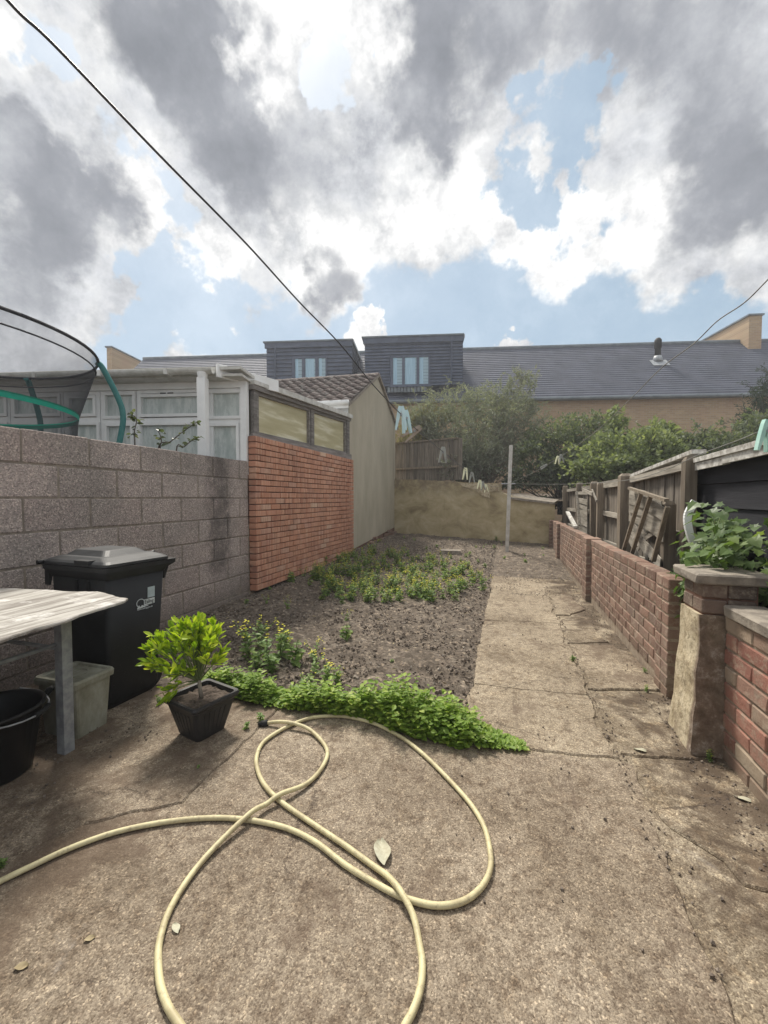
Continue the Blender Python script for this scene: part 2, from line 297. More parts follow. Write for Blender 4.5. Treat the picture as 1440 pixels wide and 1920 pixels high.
t.L.new(t.b.outputs[0], mx.inputs[2]); t.L.new(mx.outputs[0], t.t.nodes['Material Output'].inputs[0]); MT['net'] = t.m
MT['net_edge'] = simple('net hem', (.05, .052, .06), (.03, .03, .036), 12, .8)
MT['cable'] = simple('washing line plastic', (.05, .055, .065), (.08, .085, .10), 10, .5)
MT['cord'] = simple('grey cord', (.30, .30, .28), (.18, .18, .17), 30, .7)
MT['mint_peg'] = simple('mint plastic', (.36, .60, .52), (.45, .68, .60), 20, .4)
MT['blue_peg'] = simple('pale blue plastic', (.50, .68, .72), (.58, .75, .78), 20, .4)
MT['cream_peg'] = simple('cream plastic', (.66, .66, .42), (.74, .74, .55), 20, .4)
MT['grey_peg'] = simple('grey plastic', (.33, .34, .31), (.24, .25, .23), 20, .5)
MT['wood_peg'] = simple('peg wood', (.38, .32, .27), (.28, .23, .19), 30, .8)
MT['lead'] = simple('lead flashing', (.42, .44, .46), (.30, .32, .34), 10, .5)
MT['stone'] = simple('soil stones', (.34, .30, .25), (.16, .13, .11), 23, .9)
MT['clod'] = simple('soil crumbs', (.23, .19, .155), (.11, .088, .07), 23, .95)
MT['litter'] = simple('dry straw litter', (.42, .35, .22), (.24, .19, .11), 23, .9)
def leafmat(name, a, b, c=None, trans=.35, rough=.5, clump=2.5):
    t = newmat(name)
    col = t.ramp(t.isl, [(0, a), (.75, b), (1, c or b)])
    col = t.mix(t.rng(t.noise(t.pos, clump, 4, .6), .35, .65, 0, .6), col, a)
    t.L.new(col, t.b.inputs['Base Color']); t.b.inputs['Roughness'].default_value = rough
    tl = t.n('ShaderNodeBsdfTranslucent', {'Color': t.mix(1, col, (1.3, 1.35, .6), 'MULTIPLY')})
    mx = t.n('ShaderNodeMixShader', {0: trans}); t.L.new(t.b.outputs[0], mx.inputs[1]); t.L.new(tl.outputs[0], mx.inputs[2])
    t.L.new(mx.outputs[0], t.t.nodes['Material Output'].inputs[0]); return t.m
MT['mint'] = leafmat('mint leaf', (.16, .26, .045), (.34, .46, .09), (.55, .60, .20), .45, clump=5)
MT['citrus'] = leafmat('bright shrub leaf', (.18, .30, .02), (.42, .54, .04), (.60, .66, .08), .4, .35, 9)
def objleaf(name, a, b, c):
    t = newmat(name); col = t.ramp(t.rnd, [(0, a), (.7, b), (1, c)])
    t.L.new(col, t.b.inputs['Base Color']); t.b.inputs['Roughness'].default_value = .4
    tl = t.n('ShaderNodeBsdfTranslucent', {'Color': t.mix(1, col, (1.3, 1.35, .6), 'MULTIPLY')})
    mx = t.n('ShaderNodeMixShader', {0: .38}); t.L.new(t.b.outputs[0], mx.inputs[1]); t.L.new(tl.outputs[0], mx.inputs[2])
    t.L.new(mx.outputs[0], t.t.nodes['Material Output'].inputs[0]); return t.m
MT['citrus_o'] = objleaf('bright shrub leaf single', (.18, .30, .02), (.42, .54, .04), (.60, .66, .08))
MT['maple_o'] = objleaf('sycamore leaf', (.07, .12, .04), (.14, .21, .07), (.22, .29, .11))
MT['weed'] = leafmat('weed leaf', (.17, .26, .10), (.32, .43, .16), (.50, .58, .25), .45, clump=4)
MT['flower'] = simple('yellow flower', (.72, .64, .05), (.60, .58, .10), 40, .7)
MT['bushgrey'] = leafmat('grey green leaf', (.20, .22, .175), (.30, .32, .26), (.44, .45, .38), .25, .7)
MT['bushdark'] = leafmat('dark shrub leaf', (.125, .15, .105), (.19, .225, .15), (.28, .32, .21), .36, .6)
MT['bushmid'] = leafmat('elder leaf', (.165, .20, .115), (.245, .29, .165), (.37, .41, .24), .38, .6)
MT['conifer'] = leafmat('conifer leaf', (.05, .07, .06), (.075, .10, .075), None, .2, .7)
MT['yellowing'] = leafmat('straw leaf', (.22, .20, .10), (.32, .29, .15), None, .3, .8)
MT['twig'] = simple('pale twig', (.27, .235, .19), (.16, .135, .11), 18, .9)
MT['bark'] = simple('dark bark', (.11, .09, .075), (.065, .053, .045), 18, .95, .5)
MT['stem'] = simple('green stem', (.17, .22, .08), (.12, .15, .06), 18, .8)
MT['dry_leaf'] = simple('dry leaf', (.48, .47, .36), (.36, .33, .24), 40, .8)
MT['soil_pot'] = simple('potting soil', (.06, .045, .035), (.13, .10, .08), 60, .95, .9, 90, hd=.01)

# ------------------------------------------------------------------ object helpers
W = {}
def tag(o, label=None, cat=None, group=None, kind=None):
    for k, v in (('label', label), ('category', cat), ('group', group), ('kind', kind)):
        if v: o[k] = v
    return o
def thing(name, label, cat, loc=(0, 0, 0), group=None):
    o = bpy.data.objects.new(name, None); COL.objects.link(o); o.location = loc; o.empty_display_size = .1
    W[o] = Vector(loc); return tag(o, label, cat, group)
def put(name, me, m=None, parent=None, loc=(0, 0, 0), rot=None, scale=None):
    if m is not None and len(me.materials) == 0: me.materials.append(MT[m] if isinstance(m, str) else m)
    o = bpy.data.objects.new(name, me); COL.objects.link(o); loc = Vector(loc); W[o] = loc
    if parent is not None: o.parent = parent; o.location = loc - W[parent]
    else: o.location = loc
    if rot is not None: o.rotation_euler = rot if not isinstance(rot, Matrix) else rot.to_euler()
    if scale is not None: o.scale = scale
    return o
class MB:
    def __init__(s): s.v = []; s.f = []
    def add(s, vs_, fs):
        k = len(s.v); s.v += [tuple(v) for v in vs_]; s.f += [tuple(i+k for i in f) for f in fs]; return s
    def hexa(s, p):      # p: bottom 4 ccw, top 4 ccw
        return s.add(p, [(3,2,1,0),(4,5,6,7),(0,1,5,4),(1,2,6,5),(2,3,7,6),(3,0,4,7)])
    def box(s, x0, x1, y0, y1, z0, z1):
        return s.hexa([(x0,y0,z0),(x1,y0,z0),(x1,y1,z0),(x0,y1,z0),(x0,y0,z1),(x1,y0,z1),(x1,y1,z1),(x0,y1,z1)])
    def obox(s, o, ex, ey, ez, a, b):   # box in a frame, corners a and b
        o, ex, ey, ez = map(Vector, (o, ex, ey, ez)); P = lambda x, y, z: o+ex*x+ey*y+ez*z
        x0,y0,z0 = a; x1,y1,z1 = b
        return s.hexa([P(x0,y0,z0),P(x1,y0,z0),P(x1,y1,z0),P(x0,y1,z0),P(x0,y0,z1),P(x1,y0,z1),P(x1,y1,z1),P(x0,y1,z1)])
    def bar(s, a, b, w_, d_, side=None):      # rectangular bar between two points
        a = Vector(a); b = Vector(b); z = (b-a).normalized(); L = (b-a).length
        side = Vector(side) if side is not None else (Vector((0,0,1)) if abs(z.z) < .9 else Vector((1,0,0)))
        x = side.cross(z).normalized() if abs(side.dot(z)) < .99 else Vector((1,0,0)); y = z.cross(x)
        return s.obox(a, x, y, z, (-w_/2, -d_/2, 0), (w_/2, d_/2, L))
    def tube(s, pts, r, n=8, cap=True):
        pts = [Vector(p) for p in pts]; N = len(pts); rs = r if hasattr(r, '__len__') else [r]*N
        V = []; up = None
        for i, p in enumerate(pts):
            d = (pts[min(i+1, N-1)]-pts[max(i-1, 0)]).normalized()
            if up is None: up = Vector((0,0,1)) if abs(d.z) < .9 else Vector((1,0,0))
            x = up.cross(d).normalized(); up = d.cross(x)
            for k in range(n):
                a = 2*math.pi*k/n; V.append(p+(x*math.cos(a)+up*math.sin(a))*rs[i])
        F = [(i*n+k, i*n+(k+1) % n, (i+1)*n+(k+1) % n, (i+1)*n+k) for i in range(N-1) for k in range(n)]
        if cap: F += [tuple(range(n-1, -1, -1)), tuple(range((N-1)*n, N*n))]
        return s.add(V, F)
    def lathe(s, c, prof, n=24):
        V = [(c[0]+r*math.cos(2*math.pi*k/n), c[1]+r*math.sin(2*math.pi*k/n), c[2]+z) for r, z in prof for k in range(n)]
        F = [(i*n+k, i*n+(k+1) % n, (i+1)*n+(k+1) % n, (i+1)*n+k) for i in range(len(prof)-1) for k in range(n)]
        return s.add(V, F)
    def loft(s, rings, cap=True):
        n = len(rings[0]); V = [v for r in rings for v in r]
        F = [(i*n+k, i*n+(k+1) % n, (i+1)*n+(k+1) % n, (i+1)*n+k) for i in range(len(rings)-1) for k in range(n)]
        if cap: F += [tuple(range(n-1, -1, -1)), tuple(range((len(rings)-1)*n, len(rings)*n))]
        return s.add(V, F)
    def prism(s, poly, z0, z1):
        n = len(poly); return s.add([(x, y, z0) for x, y in poly]+[(x, y, z1) for x, y in poly],
            [tuple(range(n-1, -1, -1)), tuple(range(n, 2*n))]+[(i, (i+1) % n, n+(i+1) % n, n+i) for i in range(n)])
    def mesh(s, name='mesh', smooth=False):
        me = bpy.data.meshes.new(name); me.from_pydata(s.v, [], s.f); me.update()
        if smooth: me.polygons.foreach_set('use_smooth', [True]*len(me.polygons))
        return me
    def build(s, name, m, parent=None, smooth=False): return put(name, s.mesh(name, smooth), m, parent)
def single(name, mb, m, label, cat, loc, group=None, smooth=False):
    L = Vector(loc); mb.v = [tuple(Vector(v)-L) for v in mb.v]
    return tag(put(name, mb.mesh(name, smooth), m, None, L), label, cat, group)
def cbox(sx, sy, sz, ch=.006, jit=.0, seed=0):     # chamfered box centred on the origin
    r = random.Random(seed); V = []; ix = {}
    for i, (a, b, c) in enumerate([(x, y, z) for x in (-1, 1) for y in (-1, 1) for z in (-1, 1)]):
        j = Vector((r.uniform(-jit, jit), r.uniform(-jit, jit), r.uniform(-jit, jit)))
        for ax in range(3):
            v = [a*sx/2, b*sy/2, c*sz/2]
            for k in range(3):
                if k != ax: v[k] -= (a, b, c)[k]*ch
            ix[(a, b, c, ax)] = len(V); V.append(Vector(v)+j)
    F = []
    for ax in range(3):
        o = [k for k in range(3) if k != ax]
        for s_ in (-1, 1):
            f = []
            for p, q in ((-1, -1), (1, -1), (1, 1), (-1, 1)):
                c = [0]*3; c[ax] = s_; c[o[0]] = p; c[o[1]] = q; f.append(ix[(*c, ax)])
            F.append(f)
            # edges
        for p in (-1, 1):
            for q in (-1, 1):
                f = []
                for s_ in (-1, 1):
                    c = [0]*3; c[ax] = s_; c[o[0]] = p; c[o[1]] = q
                    pair = [ix[(*c, o[0])], ix[(*c, o[1])]]; f += pair if s_ < 0 else pair[::-1]
                F.append(f)
    for a in (-1, 1):
        for b in (-1, 1):
            for c in (-1, 1): F.append([ix[(a, b, c, k)] for k in range(3)])
    mb = MB(); mb.add(V, F); me = mb.mesh('piece')
    import bmesh
    bm = bmesh.new(); bm.from_mesh(me); bmesh.ops.recalc_face_normals(bm, faces=bm.faces[:]); bm.to_mesh(me); bm.free()
    return me
CACHE = {}
def cached(key, fn, m):
    if key not in CACHE:
        me = fn(); me.materials.append(MT[m]); CACHE[key] = me
    return CACHE[key]
def merge_stuff(name, items, m, parent):           # items: (mesh, loc, rotz)
    V = []; F = []; k = 0
    for me, loc, rz in items:
        Mx = Matrix.Translation(loc) @ Matrix.Rotation(rz, 4, 'Z'); V += [tuple(Mx @ v.co) for v in me.vertices]
        F += [tuple(i+k for i in p.vertices) for p in me.polygons]; k = len(V)
    mb = MB(); mb.v = V; mb.f = F; o = mb.build(name, m, parent); o['kind'] = 'stuff'; return o
def brickwork(parent, o, ang, L, z0, z1, m, blen=.215, bh=.065, th=.1025, j=.01, limit=300, name='brick', ch=.005, jit=.0016, off0=0.0, ztop=None, proud=.004, short_end=True):
    """bricks in running bond along a line; the face side lies on the left of the line"""
    o = Vector(o); ex = Vector((math.cos(ang), math.sin(ang), 0)); ey = Vector((-math.sin(ang), math.cos(ang), 0))
    items = []; row = 0; z = z0
    while z+bh <= z1+.012:
        u = -(blen+j)*(((row % 2)*.5+off0) % 1.0); 
        while u < L-.02:
            a = max(u, 0); b = min(u+blen, L)
            if b-a > .03:
                ln = round((b-a)/.01)*.01; sd = random.randrange(4)
                me = cached((m, ln, bh, th, sd, blen), lambda: cbox(ln, th, bh, ch, jit, sd+int(ln*1000)), m)
                c = o+ex*((a+b)/2)+ey*(-th/2+random.uniform(0, proud)); c.z = z+bh/2+random.uniform(-.001, .001)
                if ztop is None or c.z+bh/2 <= ztop(c): items.append((me, c, ang+random.uniform(-.003, .003)))
            u += blen+j
        z += bh+j; row += 1
    items.sort(key=lambda it: (it[1]-EYE).length)
    for me, c, rz in items[:limit]: put(name, me, None, parent, c, (0, 0, rz))
    if len(items) > limit: merge_stuff('brickwork', items[limit:], m, parent)
def instance(tv, tf, P, A, N, S):
    A = A/np.linalg.norm(A, axis=1, keepdims=True); X = np.cross(A, N); X /= np.linalg.norm(X, axis=1, keepdims=True)+1e-9; Z = np.cross(X, A)
    tv = np.asarray(tv, float); S = np.asarray(S).reshape(-1, 1, 1)
    V = P[:, None, :] + S*(tv[None, :, 0:1]*X[:, None]+tv[None, :, 1:2]*A[:, None]+tv[None, :, 2:3]*Z[:, None])
    k = len(tv); n = len(P); F = [(np.array(f)[None, :]+np.arange(n)[:, None]*k) for f in tf]
    return V.reshape(-1, 3), F
def instmesh(name, sets):
    Vs = []; Fs = []; k = 0
    for tv, tf, P, A, N, S in sets:
        V, F = instance(tv, tf, P, A, N, S); Vs.append(V)
        for f in F: Fs += (f+k).tolist()
        k += len(V)
    me = bpy.data.meshes.new(name); me.from_pydata(np.concatenate(Vs).tolist(), [], Fs); me.update(); return me
LEAF = ([(0,0,0),(.28,.35,.07),(-.28,.35,.07),(.22,.72,.05),(-.22,.72,.05),(0,1,-.06),(0,.5,0)], [(0,1,6),(0,6,2),(1,3,6),(2,6,4),(3,5,6),(4,6,5)])
SMALL = ([(0,0,0),(.3,.5,.08),(0,1,0),(-.3,.5,.08)], [(0,1,2),(0,2,3)])
NARROW = ([(0,0,0),(.13,.5,.04),(0,1,-.05),(-.13,.5,.04)], [(0,1,2),(0,2,3)])
def unit(n):
    v = rng.normal(size=(n, 3)); return v/np.linalg.norm(v, axis=1, keepdims=True)
def ground_z(x, y):
    gl = .04+max(0, y-4.3)*.032; gr = max(0, y-7.3)*.07
    k = min(1, max(0, (x+2.98)/2.78)); 
    if y < 3.0: gl = .04*max(0, (y-2.2)/.8)
    return gl*(1-k)+gr*k

# ================================================================== SETTING
SX = -2.98            # left boundary plane
PX = -.20             # edge between soil and path
# wide ground sheet below everything
mb = MB(); nx, ny = 40, 40
xs = np.concatenate([np.linspace(-60, -3.3, 12), np.linspace(-3.1, 1.6, 30), np.linspace(2.2, 60, 12)])
ys = np.concatenate([np.linspace(-40, 1, 8), np.linspace(1.3, 11, 40), np.linspace(12, 140, 12)])
def gz(x, y): return ground_z(min(max(x, -2.98), .96), min(max(y, 0), 10.5))-.045
V = [(x, y, gz(x, y)) for y in ys for x in xs]; n = len(xs)
mb.add(V, [(j*n+i, j*n+i+1, (j+1)*n+i+1, (j+1)*n+i) for j in range(len(ys)-1) for i in range(n-1)])
mb.build('ground', 'soil')['kind'] = 'structure'
# soil bed height field
nxs, nys = 125, 330; mb = MB()
X = np.linspace(SX, PX, nxs); Y = np.linspace(2.05, 11.2, nys); V = []
for y in Y:
    for x in X:
        z = ground_z(x, y)+.006+.03*mn.noise(Vector((x*2.1, y*2.1, 0)))+.022*mn.noise(Vector((x*8, y*8, 3)))+.014*mn.noise(Vector((x*22, y*22, 7)))
        e = min(1, (PX-x)/.12); z = z*e+(ground_z(x, y)-.012)*(1-e)
        if y < 2.4: z -= (2.4-y)*.10
        V.append((x, y, z))
mb.add(V, [(j*nxs+i, j*nxs+i+1, (j+1)*nxs+i+1, (j+1)*nxs+i) for j in range(nys-1) for i in range(nxs-1)])
o = mb.build('soil_bed', 'soil', smooth=True); o['kind'] = 'structure'
mb = MB(); V = []      # far soil strip between the end of the path and back wall
nx2, ny2 = 60, 110; X = np.linspace(PX, 1.0, nx2); Y = np.linspace(6.4, 11.0, ny2)
for y in Y:
    for x in X:
        k = min(1, max(0, (y-6.5)/.4))
        V.append((x, y, ground_z(x, y)-.03+k*(.045+.02*mn.noise(Vector((x*6, y*6, 1)))+.012*mn.noise(Vector((x*20, y*20, 4))))))
mb.add(V, [(j*nx2+i, j*nx2+i+1, (j+1)*nx2+i+1, (j+1)*nx2+i) for j in range(ny2-1) for i in range(nx2-1)])
o = mb.build('far_soil', 'soil', smooth=True); o['kind'] = 'structure'

# concrete slabs cut by cracks: outlines with ragged edges
def ragged(poly, amp=.012, step=.05):
    out = []; n = len(poly)
    for i in range(n):
        a = Vector(poly[i]).to_3d(); b = Vector(poly[(i+1) % n]).to_3d(); k = max(1, int((b-a).length/step))
        
        for j in range(k):
            p = a.lerp(b, j/k); g1_ = .045; w1 = mn.noise_vector(Vector((p.x*3.1, p.y*3.1, 5))); w2 = mn.noise_vector(Vector((p.x*15, p.y*15, 9)))
            w3 = mn.noise_vector(Vector((p.x*40, p.y*40, poly[0][0]*7))); q = p + w1*g1_ + w2*.012 + w3*.004
            out.append((q.x, q.y))
    return out
def shrink(poly, d=.004):
    n = len(poly); out = []
    A = sum(poly[i][0]*poly[(i+1) % n][1]-poly[(i+1) % n][0]*poly[i][1] for i in range(n)); s = 1 if A > 0 else -1
    for i in range(n):
        a = Vector(poly[i-1]); b = Vector(poly[(i+1) % n]); t = (b-a).normalized()
        out.append((poly[i][0]-s*t.y*d*s*s if False else poly[i][0]+(-t.y)*d*s, poly[i][1]+t.x*d*s))
    return out
def slab(name, poly, m, parent, amp=.012, gap=.004, zt=0.0, zf=None, tilt=(0, 0)):
    pl = shrink(ragged(poly, amp, .025), gap); n = len(pl)
    inn = shrink(pl, .006)
    zz = lambda x, y: zt+(zf(x, y) if zf else 0)+tilt[0]*(x-pl[0][0])+tilt[1]*(y-pl[0][1])
    V = [(x, y, zz(x, y)) for x, y in inn]+[(x, y, zz(x, y)-.007) for x, y in pl]+[(x, y, -.06) for x, y in pl]
    A = sum(pl[i][0]*pl[(i+1) % n][1]-pl[(i+1) % n][0]*pl[i][1] for i in range(n))
    F = [tuple(range(n))]+[(i, n+i, n+(i+1) % n, (i+1) % n) for i in range(n)]+[(n+i, 2*n+i, 2*n+(i+1) % n, n+(i+1) % n) for i in range(n)]
    mb = MB(); mb.add(V, F); me = mb.mesh(name)
    import bmesh
    bm = bmesh.new(); bm.from_mesh(me); bmesh.ops.triangulate(bm, faces=[f for f in bm.faces if len(f.verts) > 4]); bmesh.ops.recalc_face_normals(bm, faces=bm.faces[:]); bm.to_mesh(me); bm.free()
    return put(name, me, m, parent)
G = lambda px, py: tuple(gp(px, py))[:2]
patio = thing('patio', None, None, (0, 1, 0)); patio['kind'] = 'structure'; del_keys = [k for k in ('label', 'category') if k in patio]
cA = [G(40, 1600), G(160, 1545), G(330, 1500), G(380, 1450), G(478, 1372)]      # crack from lower left to the pot
bl = (-2.98, -1.5); 
slab('slab', [(-2.98, .1), (-2.3, .45), *cA, (-1.25, 2.28), (-2.98, 2.5)], 'patio', patio, .014, .003)
cB = [G(478, 1372), G(560, 1620), G(480, 1720), G(350, 1900)]
crk = [G(985, 1402), G(1060, 1412), G(1130, 1428), G(1185, 1436)]
slab('slab', [(-2.98, -1.5), (.52, -1.5), (.52, 1.0), crk[3], crk[2], crk[1], crk[0], (-.2, 2.30), (-.6, 2.42), (-1.25, 2.28), *cA[::-1], (-2.3, .45), (-2.98, .1)], 'patio', patio, .012, .003)
# path slabs
path = thing('path', None, None, (.2, 4, 0)); path['kind'] = 'structure'
rows = [(crk[0], crk[3])]
J = [2.16, 2.72, 3.42, 4.22, 5.1, 6.0, 6.7]
JR = [2.12, 2.78, 3.55, 4.30, 5.22, 5.9, 6.6]
pf = lambda x, y: ground_z(x, y)
for i in range(len(J)-1):
    a, b = J[i], J[i+1]; c, d = JR[i], JR[i+1]
    x0 = PX-.01 if i else -.3
    slab('slab', [(x0, a+(.18 if i == 0 else 0)), (.12, (a+c)/2-.02), (.50, c), (.505, d), (.2, (b+d)/2+.03), (PX-.01, b)], 'path', path, .010, .0025, [0, .004, 0, .003, 0, -.004][i], pf)
mb = MB(); mb.add([(PX+.01, 2.3, -.009), (1.9, 2.3, -.009), (1.9, 6.7, -.009), (PX+.01, 6.7, -.009), (-2.98, -1.5, -.009), (1.9, -1.5, -.009), (-2.98, 2.3, -.009)], [(4, 5, 1, 0, 6), (0, 1, 2, 3)]); mb.build('sub_base', 'rough_strip')['kind'] = 'structure'
# margin strip on the right of the long crack
strip = thing('path_margin', None, None, (.7, 3, 0)); strip['kind'] = 'structure'
K = [(.53, 2.13), G(1203, 1478), G(1243, 1532), G(1295, 1568), G(1345, 1602), G(1388, 1650), G(1440, 1662), (1.9, 1.42)]
slab('slab', [(.53, -1.5), (1.9, -1.5), (1.9, 1.41), *K[::-1][1:]], 'rough_strip', strip, .02, .002, -.001)
slab('slab', [*K, (1.9, 2.1), (1.1, 2.2), (.84, 2.2), (.61, 2.15)], 'rough_strip', strip, .022, .002, .002)
slab('slab', [(.52, 2.16), (.61, 2.16), (.85, 2.21), (1.1, 2.21), (1.1, 2.9), (.95, 2.95), (.515, 2.85)], 'rough_strip', strip, .016, .004)
slab('slab', [(.515, 2.88), (.96, 2.98), (.96, 3.5), (.88, 3.8), (.52, 3.72)], 'path', strip, .03, .006, .004)
slab('slab', [(.52, 3.75), (.86, 3.86), (.80, 4.3), (.62, 4.6), (.51, 4.55)], 'rough_strip', strip, .04, .01)
slab('slab', [(.51, 4.6), (.66, 4.62), (.84, 4.95), (.78, 5.6), (.51, 5.5)], 'path', strip, .05, .01, .004)

# ================================================================== BLOCK WALL (left)
TOPB = 1.22+.445
bw = thing('block_wall', 'grey pink concrete block wall with a black vertical stain, behind the black wheelie bin', 'wall', (SX, 2, 0))
mb = MB(); mb.box(SX-.105, SX-.006, -2.0, 4.305, -.1, TOPB-.006); mb.build('mortar', 'block_mortar', bw)
z = TOPB-.215-.225*7; z0b = z
items = []; row = 0
while z < TOPB-.1:
    u = -2.0-.45*(row % 2)*.5 + 4.305 - 4.305
    # bond measured from the photograph: top course joints at y = 2.40, 2.85, 3.30 ...
    y = -2.0+.293-.45+(0 if row % 2 == 1 else -.225)
    while y < 4.3:
        a = max(y, -2.0); b = min(y+.44, 4.305)
        if b-a > .06:
            ln = round((b-a)/.005)*.005; sd = random.randrange(3)
            me = cached(('blk', ln, sd), lambda: cbox(.1, ln-.003, .212, .006, .0022, sd+int(ln*999)), 'block')
            put('block', me, None, bw, (SX-.05+random.uniform(-.002, .003), (a+b)/2, z+.1075+random.uniform(-.002, .002)))
        y += .45
    z += .225; row += 1

# ================================================================== LEAN-TO (orange brick, yellow panels)
lt = thing('lean_to', 'orange brick lean-to with two yellowed window sheets in grey timber frames', 'building', (SX, 5.6, 0))
Y0, Y1 = 4.315, 7.62; ZW = 1.22+.745
mb = MB(); mb.box(SX-.12, SX-.007, Y0+.008, Y1-.004, -.1, ZW); core = mb.build('wall', 'mortar_dark', lt)
zb = ZW-.075*25-.0
brickwork(core, (SX, Y0+.002, 0), R(90), Y1-Y0-.004, zb+.01, ZW+.001, 'orange_brick', th=.10, j=.010, proud=.003)
for i in []: pass
mb = MB(); mb.box(SX-.12, SX+.012, Y0, Y1, -.05, zb+.004)      # projecting footing
mb.build('footing', 'mortar_pale', lt)
# timber frame, rising a little towards the far end
def lz(y, a0, a1): return 1.22+a0+(a1-a0)*(y-4.37)/3.25
def lbox(x0, x1, y0, y1, zb, zt_):      # zb, zt_ are functions of y
    mb = MB(); return mb.hexa([(x0,y0,zb(y0)),(x1,y0,zb(y0)),(x1,y1,zb(y1)),(x0,y1,zb(y1)),(x0,y0,zt_(y0)),(x1,y0,zt_(y0)),(x1,y1,zt_(y1)),(x0,y1,zt_(y1))])
FS = lambda y: ZW+.004; SL = lambda y: lz(y, .79, .86); TP = lambda y: lz(y, 1.31, 1.50); HB = lambda y: TP(y)+.06; RT_ = lambda y: HB(y)+.05
off = lambda f, d: (lambda y: f(y)+d)
lbox(SX-.09, SX+.035, Y0+.05, Y1+.06, FS, SL).build('sill', 'frame_wood', lt)
for ya, yb in ((4.53, 5.90), (6.08, 7.42)):
    mb = MB(); 
    for q in (lbox(SX-.07, SX+.01, ya-.06, ya, SL, TP), lbox(SX-.07, SX+.008, yb, yb+.04, SL, TP), lbox(SX-.07, SX+.006, ya, yb, off(TP, -.04), off(TP, -.001)), lbox(SX-.07, SX+.006, ya, yb, off(SL, .001), off(SL, .03))): mb.add(q.v, q.f)
    f = mb.build('window', 'frame_wood', lt); lbox(SX-.05, SX-.035, ya, yb, off(SL, .03), off(TP, -.04)).build('pane', 'yellow_sheet', f)
lbox(SX-.08, SX+.022, 5.95, 6.02, SL, off(TP, .001)).build('mullion', 'frame_wood', lt)
lbox(SX-.08, SX+.024, 7.47, 7.60, SL, off(TP, .001)).build('mullion', 'frame_wood', lt)
lbox(SX-.06, SX+.05, 4.36, 7.62, off(TP, .002), HB).build('head_beam', 'frame_wood', lt)
lbox(SX-2.5, SX+.065, 4.36, 7.60, off(HB, .002), RT_).build('roof', 'gutter', lt)
lbox(SX-2.4, SX-.13, 4.6, 7.4, lambda y: -.1, TP).build('inner_wall', 'khaki', lt)
lbox(SX+.067, SX+.095, 4.84, 7.6, off(HB, -.01), off(RT_, .012)).build('roof_trim', 'gutter', lt)
lbox(SX-.02, SX+.03, 4.40, 4.46, SL, TP).build('side_post', 'frame_wood', lt)

# ================================================================== CONSERVATORY
AB = R(11.8); EXB = Vector((math.cos(AB), math.sin(AB), 0)); EYB = Vector((-math.sin(AB), math.cos(AB), 0)); EZ = Vector((0, 0, 1))
OC = Vector((SX-.004, 4.31, 0)); ZT = 1.22+1.36
cv = thing('conservatory', 'white plastic framed conservatory with misted panes and a white downpipe', 'building', tuple(OC-EXB*1.5))
def uc(px, py=780, off=0.0):
    p = wallhit(px, py, OC+EYB*off, EYB); return (p-OC).dot(EXB), p.z
def cvbox(name, m, a, b, parent=cv):
    mb = MB(); mb.obox(OC, EXB, EYB, EZ, a, b); return mb.build(name, m, parent)
zt = uc(300, 719)[1]; zh = uc(300, 731)[1]
cvbox('header', 'upvc', (-6, -.03, zh), (-.002, .05, zt))
cvbox('corner_post', 'upvc', (uc(453)[0], -.036, 1.5), (.0, .045, zh-.001))
cvbox('soffit', 'gutter', (-6, -.22, zt+.002), (.03, .06, zt+.03))
zf = uc(300, 697, -.22)[1]
cvbox('fascia', 'gutter', (-6, -.235, zt+.025), (-.24, -.222, zf-.001))
# gutter: half round channel
mb = MB(); 
def gut(u0, u1, v, z, r=.055):
    rings = []
    for u in (u0, u1):
        ring = []
        for k in range(9):
            a = math.pi+math.pi*k/8; ring.append(OC+EXB*u+EYB*(v+r*math.cos(a))+EZ*(z+r*math.sin(a)))
        for k in range(8, -1, -1):
            a = math.pi+math.pi*k/8; ring.append(OC+EXB*u+EYB*(v+(r-.006)*math.cos(a))+EZ*(z+(r-.006)*math.sin(a)))
        rings.append(ring)
    return rings
zg = uc(300, 694, -.3)[1]
mb.loft(gut(-6, -.02-.25, -.292, zg)); g_ = mb.build('gutter', 'gutter', cv)
for u in np.arange(-5.6, -.3, .8):
    mb = MB(); mb.obox(OC, EXB, EYB, EZ, (u-.02, -.352, zg-.06), (u+.02, -.236, zg+.004)); mb.build('bracket', 'gutter', g_)
u0 = uc(381, 780, -.29)[0]
mb = MB(); mb.tube([OC+EXB*u0+EYB*-.292+EZ*z_ for z_ in (zg-.04, zg-.10)], [.062, .05], 10); mb.obox(OC, EXB, EYB, EZ, (u0-.048, -.335, .7), (u0+.048, -.25, zg-.1)); mb.build('downpipe', 'upvc', cv)
cvbox('roof', 'gutter', (-6, -.24, zf), (.03, 1.6, zf+.035))
# barge board along the garden side
A1 = wallhit(421, 690, OC-EYB*.24, EYB); 
mb = MB(); p0 = OC+EXB*(-.26)+EYB*(-.245); p1 = Vector((SX+.09, 4.83, 0))
for (z0_, z1_, nm) in ((ZT+.02, ZT+.17, 'barge_board'),):
    mb = MB(); d = (p1-p0).normalized(); nn = Vector((d.y, -d.x, 0))
    mb.obox(p0, d, nn, EZ, (0, 0, z0_), ((p1-p0).length, .03, z1_)); mb.build(nm, 'upvc', cv)
